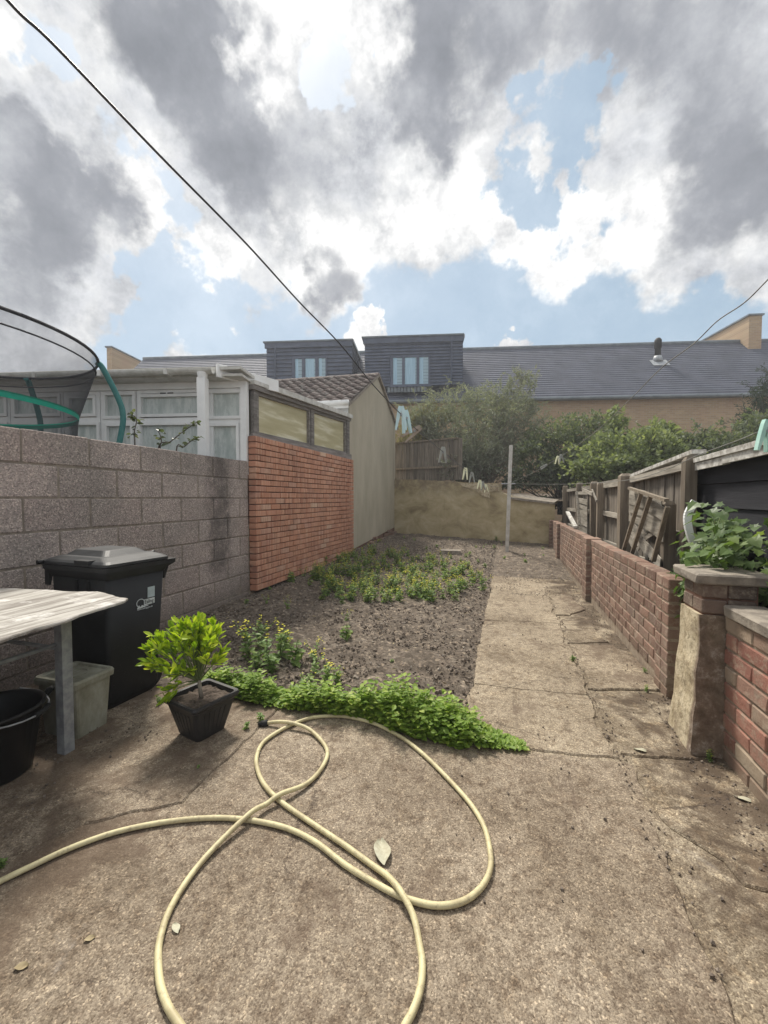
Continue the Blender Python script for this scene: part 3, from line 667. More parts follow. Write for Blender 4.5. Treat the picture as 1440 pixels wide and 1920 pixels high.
# windows
def window(px0, px1, panes, vent=False):
    u0 = uc(px0)[0]; u1 = uc(px1)[0]; z0_ = .9
    mb = MB(); mb.obox(OC, EXB, EYB, EZ, (u0+.001, 0, z0_), (u0+.05, .06, zh-.001)); mb.obox(OC, EXB, EYB, EZ, (u1-.05, 0, z0_), (u1-.001, .06, zh-.001))
    zr0 = uc((px0+px1)/2, 793)[1]; zr1 = uc((px0+px1)/2, 783)[1]
    mb.obox(OC, EXB, EYB, EZ, (u0+.05, 0, zr0), (u1-.05, .06, zr1)); mb.obox(OC, EXB, EYB, EZ, (u0+.05, 0, zh-.04), (u1-.05, .06, zh-.001))
    wn = mb.build('window', 'upvc', cv)
    for (a, b, c, d) in panes:
        ua = uc(a)[0]; ub_ = uc(b)[0]; za = uc((a+b)/2, d)[1] if d < 900 else z0_; zb_ = uc((a+b)/2, c)[1]
        # sash bars proud of the frame
        mb = MB(); e = .035
        for bx in (((ua-e, -.018, za-e), (ua, .055, zb_+e)), ((ub_, -.018, za-e), (ub_+e, .055, zb_+e)), ((ua, -.018, zb_), (ub_, .055, zb_+e)), ((ua, -.018, za-e), (ub_, .055, za))):
            mb.obox(OC, EXB, EYB, EZ, *bx)
        mb.build('sash', 'upvc', wn)
        mb = MB(); mb.obox(OC, EXB, EYB, EZ, (ua-.002, .03, za-.002), (ub_+.002, .045, zb_+.002)); mb.build('pane', 'mist', wn)
    if vent:
        for a in (303, 317):
            ua = uc(a)[0]; zz = uc(310, 738)[1]
            mb = MB(); mb.obox(OC, EXB, EYB, EZ, (ua, -.024, zz-.006), (ua+.07, -.0185, zz+.006)); mb.build('vent_slot', 'rubber', wn)
window(392, 456, [(394, 451, 737, 780), (394, 443, 799, 999)])
window(257, 391, [(266, 372, 744, 776), (263, 374, 797, 999)], True)
window(189, 256, [(199, 250, 741, 780), (201, 245, 799, 999)])
window(120, 188, [(132, 176, 747, 776), (132, 182, 797, 999)])
window(20, 119, [(30, 110, 745, 776), (30, 110, 797, 999)])
window(-90, 19, [(-80, 10, 745, 776), (-80, 10, 797, 999)])
cvbox('dwarf_wall', 'khaki', (-6, 0, -.1), (-.001, .1, .9))

# ================================================================== OUTBUILDING with gable
ga = thing('outbuilding', 'khaki rendered gable outbuilding with a brown tiled roof', 'building', (SX, 8.4, 0))
yL, yR, yM = 7.65, 11.15, 9.50; zL, zR, zA = 1.22+1.86, 1.22+2.02, 1.22+2.90
AG = R(4.2); ed = Vector((-math.cos(AG), -math.sin(AG), 0))      # ridge direction, away from the garden
def yb_(p, k): return Vector(p)+ed*k
mb = MB(); prof = [(yL, .17), (yR, .42), (yR, zR), (yM, zA-.02), (yL, zL)]
A_ = [Vector((SX, y, z)) for y, z in prof]; B_ = [v+ed*4.2 for v in A_]
mb.add(A_+B_, [(0,1,2,3,4), (9,8,7,6,5)]+[(i, i+5, (i+1) % 5+5, (i+1) % 5) for i in range(5)]); mb.build('wall', 'khaki', ga)
# exposed brick plinth
mb = MB(); mb.box(SX-.1, SX-.012, yL, yR, -.1, .40); pl = mb.build('plinth', 'mortar_dark', ga)
brickwork(pl, (SX-.002, yL, 0), R(90), yR-yL, .02, .52, 'red_brick', ztop=lambda c: .17+(c.y-yL)*.07+.04*math.sin(c.y*5), th=.08)
# roof slabs and tiles
def slope(pa, pb, over=.18, nm='roof'):       # pa eave, pb ridge, (y, z)
    a = Vector((SX+.04, *pa)); b = Vector((SX+.04, *pb)); d = (a-b).normalized(); a = a+d*over
    nrm = ed.cross(d).normalized(); nrm = nrm if nrm.z > 0 else -nrm
    mb = MB(); q = [a, b, b+ed*4.3, a+ed*4.3]; mb.hexa([v+nrm*.01 for v in q]+[v+nrm*.04 for v in q]) ; return a, b, d, nrm, mb
a, b, d, nrm, mb = slope((yL, zL+.02), (yM, zA+.0)); rf = mb.build('roof', 'tile', ga)
L = (a-b).length; ncol = 19; tw = 4.2/ncol; nrow = 8; tl = L/nrow
def tile_mesh():
    mb = MB(); n = 8; V = []
    for j, (yy, lift) in enumerate(((0, .0), (tl*1.12, .035))):
        for k in range(n+1):
            u = k/n; x = u*tw*1.03; h = .038*(.5-.5*math.cos(2*math.pi*u*1.0))**1.0
            V.append((x, yy, h+lift))
    for k in range(n+1): V.append((V[n+1+k][0], tl*1.12, V[n+1+k][2]-.022))
    F = [(k, k+1, n+2+k, n+1+k) for k in range(n)]+[(n+1+k, n+2+k, 2*n+3+k, 2*n+2+k) for k in range(n)]
    mb.add(V, F); me = mb.mesh('tile', True); return me
tme = cached('tile', tile_mesh, 'tile')
rotm = Matrix((ed, d, nrm)).transposed()
if rotm.determinant() < 0: pass
import bmesh
for r_ in range(nrow):
    for c_ in range(ncol):
        p = b+ed*(c_*tw)+d*(r_*tl)+nrm*(.045+random.uniform(0, .006))
        o = put('tile', tme, None, rf, p); o.rotation_euler = (rotm @ Matrix.Rotation(random.uniform(-.012, .012), 3, 'Z')).to_euler() if rotm.determinant() > 0 else (Matrix((-ed, d, nrm)).transposed()).to_euler()
        if rotm.determinant() < 0: o.location = p+ed*tw-W[rf]
for c_ in range(12):
    p = b+ed*(c_*.36); mb = MB(); ring = []
    for k in (0, 1):
        rr = .10-.01*k; ring.append([p+ed*(k*.37)+Vector((0, math.cos(a_)*rr*1.2, math.sin(a_)*rr*.85-.0)) for a_ in np.linspace(0, math.pi, 8)])
    mb.loft([[Vector(v) for v in rr_] for rr_ in ring]); mb.build('ridge_tile', 'tile', rf)
a2, b2, d2, nr2, mb2 = slope((yR, zR+.02), (yM, zA+.0)); mb2.build('roof', 'tile', ga)
for (pa, pb) in (((yL-.14, zL-.06), (yM, zA+.03)), ((yR+.14, zR-.08), (yM, zA+.03))):
    mb = MB(); mb.bar((SX+.03, *pa), (SX+.03, *pb), .05, .055, side=(1, 0, 0)); mb.build('verge', 'coping', ga)
mb = MB(); q = Vector((SX+.05, yL-.17, zL-.13)); mb.obox(q, ed, Vector((-ed.y, ed.x, 0)), EZ, (0, -.0, 0), (4.2, .02, .11)); mb.build('fascia', 'upvc', ga)
mb = MB(); mb.tube([q+Vector((.02, -.05, .1)), q+Vector((0, -.05, .1))+ed*4.2], .05, 10); mb.build('gutter', 'upvc', ga, True)
mb = MB(); mb.obox(Vector((SX-.01, yL-.03, 0)), ed, Vector((-ed.y, ed.x, 0)), EZ, (0, 0, 2.72), (4.1, .02, zL-.1)); mb.build('eave_panel', 'upvc', ga)

# ================================================================== BACK WALL (ochre)
P0 = Vector((SX+.0, 11.05, 0)); P1 = Vector((1.02, 9.80, 0)); dB = (P1-P0).normalized(); nB = Vector((dB.y, -dB.x, 0)); LB = (P1-P0).length
def wp(px, py, off=0): 
    p = wallhit(px, py, P0+nB*off, nB); return (p-P0).dot(dB), p.z
bk = thing('rendered_wall', 'low ochre rendered back wall with a ragged stepped top, at the end of the garden', 'wall', tuple((P0+P1)/2))
tops = [wp(740, 899), wp(775, 899), wp(810, 901), wp(850, 903), wp(868, 904), wp(900, 905), wp(935, 906), wp(936, 922), wp(957, 930), wp(1034, 942)]
tops = [(0, tops[0][1])]+tops[1:-1]+[(LB, tops[-1][1])]
mb = MB(); pts = []
for i in range(len(tops)-1):
    (ua, za), (ub2, zb2) = tops[i], tops[i+1]; k = max(1, int((ub2-ua)/.06))
    for j in range(k):
        t_ = j/k; u_ = ua+(ub2-ua)*t_; pts.append((u_, za+(zb2-za)*t_+(.012*mn.noise(Vector((u_*9, 1, 2))) if i < 6 else 0)))
pts.append(tops[-1]); n = len(pts)
V = [P0+dB*u_+nB*0+EZ*-.1 for u_, z_ in pts]+[P0+dB*u_+EZ*z_ for u_, z_ in pts]+[P0+dB*u_-nB*.2+EZ*z_ for u_, z_ in pts]
F = [(i, i+1, n+i+1, n+i) for i in range(n-1)]+[(n+i, n+i+1, 2*n+i+1, 2*n+i) for i in range(n-1)]
mb.add(V, F); mb.build('wall', 'ochre', bk)
# thicker patched render coat on the upper middle, and paler patch
mb = MB(); q = [wp(862, 906), wp(936, 907), wp(936, 921), wp(919, 922), wp(919, 934), wp(906, 930), wp(890, 918), wp(868, 912)]
V = [P0+dB*u_+nB*.001+EZ*z_ for u_, z_ in q]+[P0+dB*u_+nB*.025+EZ*z_ for u_, z_ in q]; n = len(q)
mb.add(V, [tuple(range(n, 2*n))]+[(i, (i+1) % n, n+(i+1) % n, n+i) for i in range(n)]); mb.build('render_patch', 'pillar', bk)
ua, za = wp(958, 932); ub2, zb2 = wp(1040, 941)
mb = MB(); mb.hexa([P0+dB*ua+nB*.06+EZ*(za-.05), P0+dB*(LB)+nB*.06+EZ*(zb2-.06), P0+dB*LB-nB*.4+EZ*(zb2-.0), P0+dB*ua-nB*.4+EZ*(za+.02),
  P0+dB*ua+nB*.06+EZ*(za-.0), P0+dB*LB+nB*.06+EZ*(zb2-.01), P0+dB*LB-nB*.4+EZ*(zb2+.05), P0+dB*ua-nB*.4+EZ*(za+.08)]); mb.build('coping', 'coping', bk)
# raised ground behind the wall
mb = MB(); mb.add([P0-nB*.2+EZ*1.35-dB*3, P1-nB*.2+EZ*1.0+dB*6, P1-nB*5+EZ*1.2+dB*6, P0-nB*5+EZ*1.5-dB*3], [(0, 1, 2, 3)]); mb.build('bank', 'soil')['kind'] = 'structure'

# timber fence behind the back wall
bf = thing('back_fence', 'grey timber board fence on top of the ochre back wall beside the outbuilding', 'fence', tuple(P0-nB*.5+dB*1))
OF = P0-nB*.45
def fpt(px, py): 
    p = wallhit(px, py, OF, nB); return (p-OF).dot(dB), p.z
u_ = fpt(728, 850)[0]; ue = fpt(860, 850)[0]; zt_ = fpt(790, 829)[1]; zbm = fpt(790, 902)[1]; zmid = fpt(790, 876)[1]
while u_ < ue:
    me = cached(('bfb', int(u_*100) % 3), lambda: cbox(.115, .02, zt_-zbm, .004, .004, int(u_*100)), 'grey_wood')
    put('board', me, None, bf, OF+dB*(u_+.06)+EZ*((zt_+zbm)/2+random.uniform(-.01, .01))+nB*random.uniform(0, .012), (0, 0, math.atan2(dB.y, dB.x)+random.uniform(-.03, .03))); u_ += .122
u_ = fpt(728, 850)[0]
mb = MB(); mb.obox(OF+nB*.02, dB, -nB, EZ, (u_, -.05, zt_), (ue, .03, zt_+.04)); mb.build('rail', 'post_wood', bf)
mb = MB(); mb.obox(OF+nB*.02, dB, -nB, EZ, (u_, -.06, zmid-.05), (ue, .0, zmid)); mb.build('rail', 'post_wood', bf)

# ================================================================== FAR TERRACE
ZC = 18.0; OH = EYE+Vector((-math.sin(YAW), math.cos(YAW), 0))*ZC; OH.z = 0
ht = thing('terrace_house', 'long brick house with slate grey roof and two dark clad dormers, beyond the back wall', 'building', tuple(OH))
def hu(px, py, v=0.0):
    p = wallhit(px, py, OH+EYB*v, EYB); return (p-OH).dot(EXB), p.z
def hbox(name, m, a, b, parent=ht):
    mb = MB(); mb.obox(OH, EXB, EYB, EZ, a, b); return mb.build(name, m, parent)
uL = hu(185, 740)[0]; uR = hu(1700, 740)[0]; ze = hu(1000, 739)[1]
hbox('wall', 'far_brick', (uL, 0, -1), (uR, 6, ze))
# roof in stepped courses
zrid = None
m_ = .95; rows_ = 26
vr = 3.6; zr_ = ze+m_*vr
# tune ridge to y=655 at px 900
for _ in range(30):
    p_y = hu(900, 655, vr)[1]; vr = (p_y-ze)/m_
zr_ = ze+m_*vr
mb = MB()
for i in range(rows_):
    va = -.25+(vr+.25)*i/rows_; vb = -.25+(vr+.25)*(i+1)/rows_; za = ze+m_*va; zb2 = ze+m_*vb
    mb.add([OH+EXB*uL+EYB*va+EZ*(za+.03), OH+EXB*uR+EYB*va+EZ*(za+.03), OH+EXB*uR+EYB*vb+EZ*(zb2), OH+EXB*uL+EYB*vb+EZ*(zb2)], [(0, 1, 2, 3)])
    mb.add([OH+EXB*uL+EYB*va+EZ*(za-.03), OH+EXB*uR+EYB*va+EZ*(za-.03), OH+EXB*uR+EYB*va+EZ*(za+.03), OH+EXB*uL+EYB*va+EZ*(za+.03)], [(0, 1, 2, 3)])
mb.add([OH+EXB*uL+EYB*vr+EZ*zr_, OH+EXB*uR+EYB*vr+EZ*zr_, OH+EXB*uR+EYB*(vr*2)+EZ*ze, OH+EXB*uL+EYB*(2*vr)+EZ*ze], [(0, 1, 2, 3)])
rfh = mb.build('roof', 'roof_grey', ht)
mb = MB(); mb.tube([OH+EXB*uL+EYB*vr+EZ*(zr_+.0), OH+EXB*uR+EYB*vr+EZ*(zr_+.0)], .11, 8); mb.build('ridge', 'trim_grey', rfh)
mb = MB(); mb.tube([OH+EXB*uL+EYB*-.32+EZ*(ze-.27), OH+EXB*uR+EYB*-.32+EZ*(ze-.27)], .07, 8); mb.build('gutter', 'trim_grey', ht)
hbox('fascia', 'trim_grey', (uL, -.25, ze-.30), (uR, -.0, ze-.18))
def dormer(px0, px1, py0, py1, vf, wins, pipe, zbot):
    ua, z1_ = hu(px0, py0, vf); ub2, z1b = hu(px1, py1, vf); zt2 = (z1_+z1b)/2
    cheek = hbox('dormer', 'clad', (ua, vf+.02, zbot), (ub2, vf+5, zt2-.06))
    # boards
    mb = MB(); nb = 15; hh = (zt2-.1-zbot)/nb
    for i in range(nb):
        za = zbot+hh*i
        mb.hexa([OH+EXB*ua+EYB*(vf-.055)+EZ*za, OH+EXB*ub2+EYB*(vf-.055)+EZ*za, OH+EXB*ub2+EYB*(vf+.02)+EZ*za, OH+EXB*ua+EYB*(vf+.02)+EZ*za,
                 OH+EXB*ua+EYB*(vf-.0)+EZ*(za+hh), OH+EXB*ub2+EYB*(vf-.0)+EZ*(za+hh), OH+EXB*ub2+EYB*(vf+.02)+EZ*(za+hh), OH+EXB*ua+EYB*(vf+.02)+EZ*(za+hh)])
        for uu, s_ in ((ub2, 1),):
            mb.hexa([OH+EXB*uu+EYB*(vf-.02)+EZ*za, OH+EXB*(uu+.03)+EYB*(vf-.02)+EZ*za, OH+EXB*(uu+.03)+EYB*(vf+4)+EZ*za, OH+EXB*uu+EYB*(vf+4)+EZ*za,
                     OH+EXB*uu+EYB*(vf-.02)+EZ*(za+hh), OH+EXB*(uu+.003)+EYB*(vf-.02)+EZ*(za+hh), OH+EXB*(uu+.003)+EYB*(vf+4)+EZ*(za+hh), OH+EXB*uu+EYB*(vf+4)+EZ*(za+hh)])
    bd = mb.build('cladding', 'clad', cheek); bd['kind'] = 'stuff'
    hbox('dormer_roof', 'trim_grey', (ua-.12, vf-.14, zt2-.06), (ub2+.06, vf+5, zt2), cheek)
    hbox('dormer_fascia', 'clad', (ua-.06, vf-.10, zt2-.30), (ub2+.04, vf-.035, zt2-.061), cheek)
    hbox('verge_trim', 'lead', (ub2+.065, vf-.10, zt2-.15), (ub2+.09, vf+5, zt2-.02), cheek)
    up_ = hu(pipe, 680, vf)[0]; mb = MB(); mb.tube([OH+EXB*up_+EYB*(vf-.08)+EZ*z_ for z_ in (zbot, zt2-.15)], .04, 8); mb.build('downpipe', 'clad', ht)
    x0, y0, x1, y1, cols = wins; u0, z1w = hu(x0, y0, vf); u1, z0w = hu(x1, y1, vf)
    mb = MB()
    e = .09; xs_ = [hu(c, 690, vf)[0] for c in cols]
    mb.obox(OH, EXB, EYB, EZ, (u0, vf-.09, z1w-e), (u1, vf+.0, z1w)); mb.obox(OH, EXB, EYB, EZ, (u0-.05, vf-.13, z0w-.02), (u1+.05, vf+.0, z0w+e))
    edges = [u0]+xs_+[u1]
    for i in range(0, len(edges), 2): mb.obox(OH, EXB, EYB, EZ, (edges[i], vf-.088, z0w+e), (edges[i+1], vf+.0, z1w-e))
    wn = mb.build('window', 'clad', ht)
    for i in range(1, len(edges)-1, 2):
        mb = MB(); mb.obox(OH, EXB, EYB, EZ, (edges[i], vf-.05, z0w+e), (edges[i+1], vf-.04, z1w-e)); mb.build('pane', 'far_glass', wn)
        mb = MB(); mb.obox(OH, EXB, EYB, EZ, (edges[i]+.02, vf-.056, z0w+e), (edges[i]+(edges[i+1]-edges[i])*(.9 if i == 3 else .45), vf-.0505, z1w-e)); mb.build('curtain', 'curtain', wn)
zb1 = hu(780, 724, -.05)[1]
dormer(500, 660, 643, 636, .25, (548, 670, 614, 730, (554, 567, 573, 592, 598, 611)), 517, ze-.1)
dormer(684, 867, 634, 626, -.12, (732, 668, 806, 725, (737, 754, 759, 781, 786, 803)), 846, zb1)
# row of small tiles under the right dormer
ua, zz1 = hu(726, 727, -.12); ub2, zz0 = hu(800, 735, -.12)
for i in range(12):
    u_ = ua+(ub2-ua)*i/12; mb = MB(); mb.obox(OH, EXB, EYB, EZ, (u_+.02, -.2, zz0), (u_+.13, -.12, zz1)); mb.build('tile', 'trim_grey', ht)
# party walls standing above the ridge
def partywall(px, py, w_, v0, v1):
    ua, z1_ = hu(px, py, v0); hbox('party_wall', 'far_brick', (ua, v0, ze+1), (ua+w_, v1, z1_)); hbox('coping', 'trim_grey', (ua-.06, v0-.06, z1_+.001), (ua+w_+.06, v1, z1_+.07))
partywall(1405, 592, .55, vr-.6, vr+3.4)
partywall(200, 652, .28, vr-.4, vr+3.6)
# flue
up_, zp = hu(1234, 682, 1.9); zfl = ze+m_*1.9
u2, z2_ = hu(1234, 634, 1.9)
fl = MB(); fl.tube([OH+EXB*u2+EYB*1.9+EZ*zfl, OH+EXB*u2+EYB*1.9+EZ*(z2_-.45), OH+EXB*u2+EYB*1.9+EZ*(z2_-.45), OH+EXB*u2+EYB*1.9+EZ*(z2_-.1), OH+EXB*u2+EYB*1.9+EZ*z2_], [.14, .12, .15, .15, .08], 12); f_ = fl.build('flue', 'rubber', ht, True)
mb = MB(); mb.obox(OH, EXB, (EYB+EZ*m_).normalized(), (EZ-EYB*m_).normalized(), (u2-.35, 0, 0), (u2+.35, .5, .02)); o = mb.build('flashing', 'lead', f_)
for v in o.data.vertices: v.co += EYB*1.55+EZ*(ze+m_*1.55+.05)
mb = MB(); mb.tube([OH+EXB*u2+EYB*1.9+EZ*(zfl), OH+EXB*u2+EYB*1.9+EZ*(zfl+.25)], [.22, .15], 12); mb.build('collar', 'lead', f_, True)

# ================================================================== RIGHT GARDEN WALL
WX = .957; WT = 1.22-.49
gw = thing('garden_wall', 'low red brick garden wall with piers running back along the right of the path', 'wall', (WX, 6, 0))
Ys, Ye = 2.90, 9.78
mb = MB(); mb.box(WX+.006, WX+.100, Ys+.02, Ye, -.1, WT-.006); core = mb.build('mortar', 'mortar_pale', gw)
nco = 9; z00 = WT-.075*nco
brickwork(core, (WX+.105, Ye, 0), R(-90), Ye-Ys-.21, z00+.01, WT-.07, 'red_brick', th=.105, limit=290, proud=0)
# brick on edge top course
y = Ys+.02; cnt = 0; items = []
while y < Ye-.05:
    me = cached(('cop', cnt % 4), lambda: cbox(.215, .103, .066, .005, .002, cnt), 'red_brick')
    items.append((me, Vector((WX+.052, y+.107, WT-.032+random.uniform(-.002, .002))), R(90)+random.uniform(-.006, .006))); y += .225; cnt += 1
for me, c, rz in items: put('coping_brick', me, None, gw, c, (0, 0, rz))
def pier(y0, w_=.235, d_=.05, top=WT+.012, x1=WX+.12, mats='red_brick'):
    mb = MB(); mb.box(WX-d_+.004, x1-.004, y0+.004, y0+w_-.004, -.1, top-.008); c = mb.build('pier', 'mortar_pale', gw)
    z = top-.065; r_ = 0
    while z > -.06:
        ln = x1-(WX-d_)
        for k in range(2):
            me = cached(('pier', round(ln, 3), mats), lambda: cbox(ln, w_/2-.005, .065, .005, .0015, 3), mats)
            put('brick', me, None, c, ((WX-d_+x1)/2+random.uniform(-.0015, .0015), y0+w_*(.25+.5*k), z+.0325))
        z -= .075; r_ += 1
pier(2.87, .22, .012, WT, WX+.22); pier(5.35); pier(8.3); pier(9.55, .22, .06)

# ================================================================== PILLAR and NEAR WALL
pr = thing('gate_pillar', 'squat rendered brick pillar with a concrete cap, ochre on its garden side', 'pillar', (.98, 2.43, 0))
def taper(x0, x1, y0, y1, z0, z1, e, seg=10, noise_=.006):
    mb = MB(); rings = []
    for i in range(seg+1):
        k = i/seg; s = e*(1-k)**1.5; ring = []; z = z0+(z1-z0)*k
        for (xa, ya, xb, yb2) in ((x0-s, y0-s, x1+s, y0-s), (x1+s, y0-s, x1+s, y1+s), (x1+s, y1+s, x0-s, y1+s), (x0-s, y1+s, x0-s, y0-s)):
            for j in range(6):
                t_ = j/6; x = xa+(xb-xa)*t_; y = ya+(yb2-ya)*t_
                ring.append((x+noise_*mn.noise(Vector((x*9, y*9, z*9))), y+noise_*mn.noise(Vector((x*9, y*9, z*9+50))), z))
        rings.append(ring)
    mb.loft(rings); return mb
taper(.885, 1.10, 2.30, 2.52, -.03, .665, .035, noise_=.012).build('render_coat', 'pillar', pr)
mb = MB(); mb.box(.90, 1.12, 2.312, 2.51, .60, .815); tp = mb.build('brick_core', 'mortar_dark', pr)
for i, z in enumerate((.672, .747)):
    for (xx, yy, lx, ly) in ((.945, 2.35, .10, .10), (1.055, 2.35, .108, .10), (.945, 2.46, .10, .108), (1.055, 2.46, .108, .108)):
        me = cached(('pb', lx, ly), lambda: cbox(lx, ly, .066, .005, .002, 5), 'dark_brick'); put('brick', me, None, tp, (xx+(.002 if i else 0), yy, z+.033))
me = cbox(.31, .30, .05, .008, .004, 8); put('cap', me, 'coping', pr, (1.015, 2.42, .842))
nw = thing('boundary_wall', 'short red brick wall with a sloping concrete coping in the right foreground', 'wall', (1.05, 1.8, 0))
mb = MB(); mb.box(.992, 1.09, .2, 2.285, -.1, .665); core = mb.build('mortar', 'mortar_pale', nw)
brickwork(core, (1.088, 2.285, 0), R(-90), 2.0, -.01, .665, 'near_brick', th=.103, j=.012, jit=.003, proud=0, limit=200)
for i in range(5):
    me = cached('nwc%d' % (i % 2), lambda: cbox(.16, .44, .055, .008, .004, i), 'coping'); put('coping_stone', me, None, nw, (1.045+random.uniform(-.006, .006), 2.05-.455*i, .70), (0, 0, random.uniform(-.01, .01)))

# ================================================================== NEIGHBOUR'S FENCE (right)
FX = 1.27
fn = thing('board_fence', 'weathered grey close board fence behind the low brick garden wall', 'fence', (FX, 6, 0))
def zt_f(y): return 1.41 if y > 5.2 else 1.41+.09*(5.2-y)/1.6
y = 3.62; i = 0
while y < 10.9:
    h = zt_f(y)+random.uniform(-.02, .012); 
    if 4.95 < y < 5.02: pass
    me = cached(('fb', i % 5, round(h, 1)), lambda: cbox(.016, .105, h, .003, .006, i), 'grey_wood')
    put('board', me, None, fn, (FX+.06+.006*(i % 2), y, h/2+.0), (random.uniform(-.008, .008), 0, random.uniform(-.08, .08)))
    y += .098; i += 1
for y0, y1 in ((3.6, 5.05), (5.2, 6.75), (6.9, 8.05), (8.2, 10.8)):
    for hh in (.62, 1.0 if y0 > 5 else .95, None):
        za = (hh if hh else zt_f(y0)-.03)+random.uniform(-.02, .02); zb2 = (hh if hh else zt_f(y1)-.03)+random.uniform(-.03, .03)
        mb = MB(); mb.bar((FX+.02, y0, za), (FX+.02, y1, zb2), .04, .06, side=(0, 0, 1)); mb.build('rail', 'grey_wood_y', fn)
mb = MB(); mb.bar((FX+.05, 3.5, zt_f(3.5)+.05), (FX+.05, 5.25, 1.45), .09, .03, side=(0, 0, 1)); mb.build('capping', 'trim_white', fn)
mb = MB(); mb.bar((FX+.05, 5.25, 1.44), (FX+.05, 6.9, 1.43), .09, .03, side=(0, 0, 1)); mb.build('capping', 'grey_wood_y', fn)
def post(y, top, w_, x=FX-.02, lean=0.0, nm='post', m='post_wood'):
    mb = MB(); h = w_/2
    mb.loft([[(x-h, y-h, -.05), (x+h, y-h, -.05), (x+h, y+h, -.05), (x-h, y+h, -.05)], [(x-h+lean, y-h, top-.03), (x+h+lean, y-h, top-.03), (x+h+lean, y+h, top-.03), (x-h+lean, y+h, top-.03)],
             [(x-h*.55+lean, y-h*.55, top), (x+h*.55+lean, y-h*.55, top), (x+h*.55+lean, y+h*.55, top), (x-h*.55+lean, y+h*.55, top)]]); mb.build(nm, m, fn)
post(5.12, 1.49, .125); post(6.82, 1.47, .10); post(6.35, 1.44, .075, FX-.03); post(8.12, 1.50, .10); post(3.52, 1.52, .075, FX+.0); post(3.72, 1.20, .08, FX-.06); post(10.0, 1.5, .1)
for (a_, b_, w_) in (((FX-.09, 6.55, 1.28), (FX-.05, 7.6, 1.36), .05), ((FX-.10, 6.2, 1.18), (FX-.06, 6.75, 1.34), .03), ((FX-.07, 7.0, 1.30), (FX-.07, 7.9, 1.31), .05)):
    mb = MB(); mb.bar(a_, b_, .02, w_, side=(0, 0, 1)); mb.build('loose_slat', 'grey_wood_y', fn)
# collapsed lap panel leaning behind the wall
bp = thing('broken_panel', 'collapsed lap fence panel with leaning battens between the two tallest fence posts', 'fence panel', (FX-.1, 4.3, .7))
def fpp(px, py, x): 
    r = ray(px, py); t_ = (x-EYE.x)/r.x; return EYE+r*t_
xs_ = FX-.12
for (x0, y0, x1, y1, w_) in ((1181, 922, 1240, 945, .05), (1180, 935, 1245, 965, .085), (1180, 950, 1247, 985, .09), (1180, 966, 1244, 1003, .09), (1182, 984, 1212, 1010, .08),
                            (1176, 1000, 1200, 1060, .07), (1184, 1005, 1238, 1058, .08), (1190, 990, 1215, 1050, .06), (1196, 1030, 1225, 1000, .03)):
    j_ = random.uniform(-.02, .03); mb = MB(); a_ = fpp(x0, y0, xs_+j_); b_ = fpp(x1, y1, xs_+j_+random.uniform(-.02, .02))
    ptsn = [a_.lerp(b_, k/6)+EZ*(.025*math.sin(k/6*math.pi)) for k in range(7)]
    for k in range(6): mb.bar(ptsn[k], ptsn[k+1]+(ptsn[k+1]-ptsn[k])*.02, w_*1.25, .008, side=(1, 0, 0.001))
    for v in range(len(mb.v)): pass
    mb.build('slat', 'grey_wood_y', bp)
for (x0, y0, x1, y1) in ((1202, 925, 1169, 1032), (1220, 930, 1184, 1040), (1252, 950, 1225, 1052), (1180, 915, 1250, 938)):
    mb = MB(); mb.bar(fpp(x0, y0, xs_-.05), fpp(x1, y1, xs_-.06), .022, .03, side=(1, 0, 0)); mb.build('batten', 'post_wood', bp)
bp2 = thing('lap_panel', 'small slatted lap panel leaning low between the furthest fence posts', 'fence panel', (FX-.08, 7.4, .7))
for k in range(7):
    a_ = fpp(1082, 938+k*9, FX-.10); b_ = fpp(1101, 943+k*10.5, FX-.10); mb = MB(); mb.bar(a_, b_, .10, .010, side=(1, 0, 0)); mb.build('slat', 'grey_wood_y', bp2)
mb = MB(); mb.bar(fpp(1081, 922, FX-.13), fpp(1086, 985, FX-.13), .03, .03, side=(1, 0, 0)); mb.build('batten', 'grey_wood_y', bp2)
mb = MB(); mb.bar(fpp(1064, 960, WX+.1), fpp(1079, 988, WX+.08), .03, .06, side=(1, 0, 0)); single('plank', mb, 'trim_white', 'short pale plank propped on top of the brick garden wall', 'plank', fpp(1079, 988, WX+.08))

# shed
sh = thing('shed', 'black board shed with a peeling white roof edge on the right', 'shed', (1.4, 2.6, 0))
def ZS(y): return 1.22+.27+.03*(3.6-y)
k = 0; z = 0.0
while z < 1.44:
    mb = MB(); h = .165; tz = lambda y: min(z+h-.004, ZS(y)-.03)
    mb.hexa([(1.356, .3, z), (1.41, .3, z), (1.41, 3.70, z), (1.356, 3.70, z), (1.37, .3, tz(.3)), (1.41, .3, tz(.3)), (1.41, 3.70, tz(3.7)), (1.37, 3.70, tz(3.7))]); mb.build('board', 'dark_board', sh); z += h
mb = MB(); mb.box(1.41, 3.6, .3, 3.70, -.1, 1.43); mb.build('wall', 'dark_board', sh)
mb = MB(); mb.hexa([(1.28, .2, ZS(.2)-.02), (3.7, .2, ZS(.2)+.0), (3.7, 3.6, ZS(3.6)), (1.28, 3.6, ZS(3.6)-.02), (1.28, .2, ZS(.2)+.015), (3.7, .2, ZS(.2)+.02), (3.7, 3.6, ZS(3.6)+.02), (1.28, 3.6, ZS(3.6)+.012)]); mb.build('roof', 'trim_white', sh)
for (y0, y1, dz) in ((.3, 2.3, -.05), (2.25, 3.1, -.045), (3.05, 3.55, -.05)):
    mb = MB(); mb.bar((1.30+random.uniform(-.01, .01), y0, ZS(y0)+dz), (1.30, y1, ZS(y1)+dz), .02, .05, side=(0, 0, 1)); mb.build('roof_trim', 'trim_white', sh)

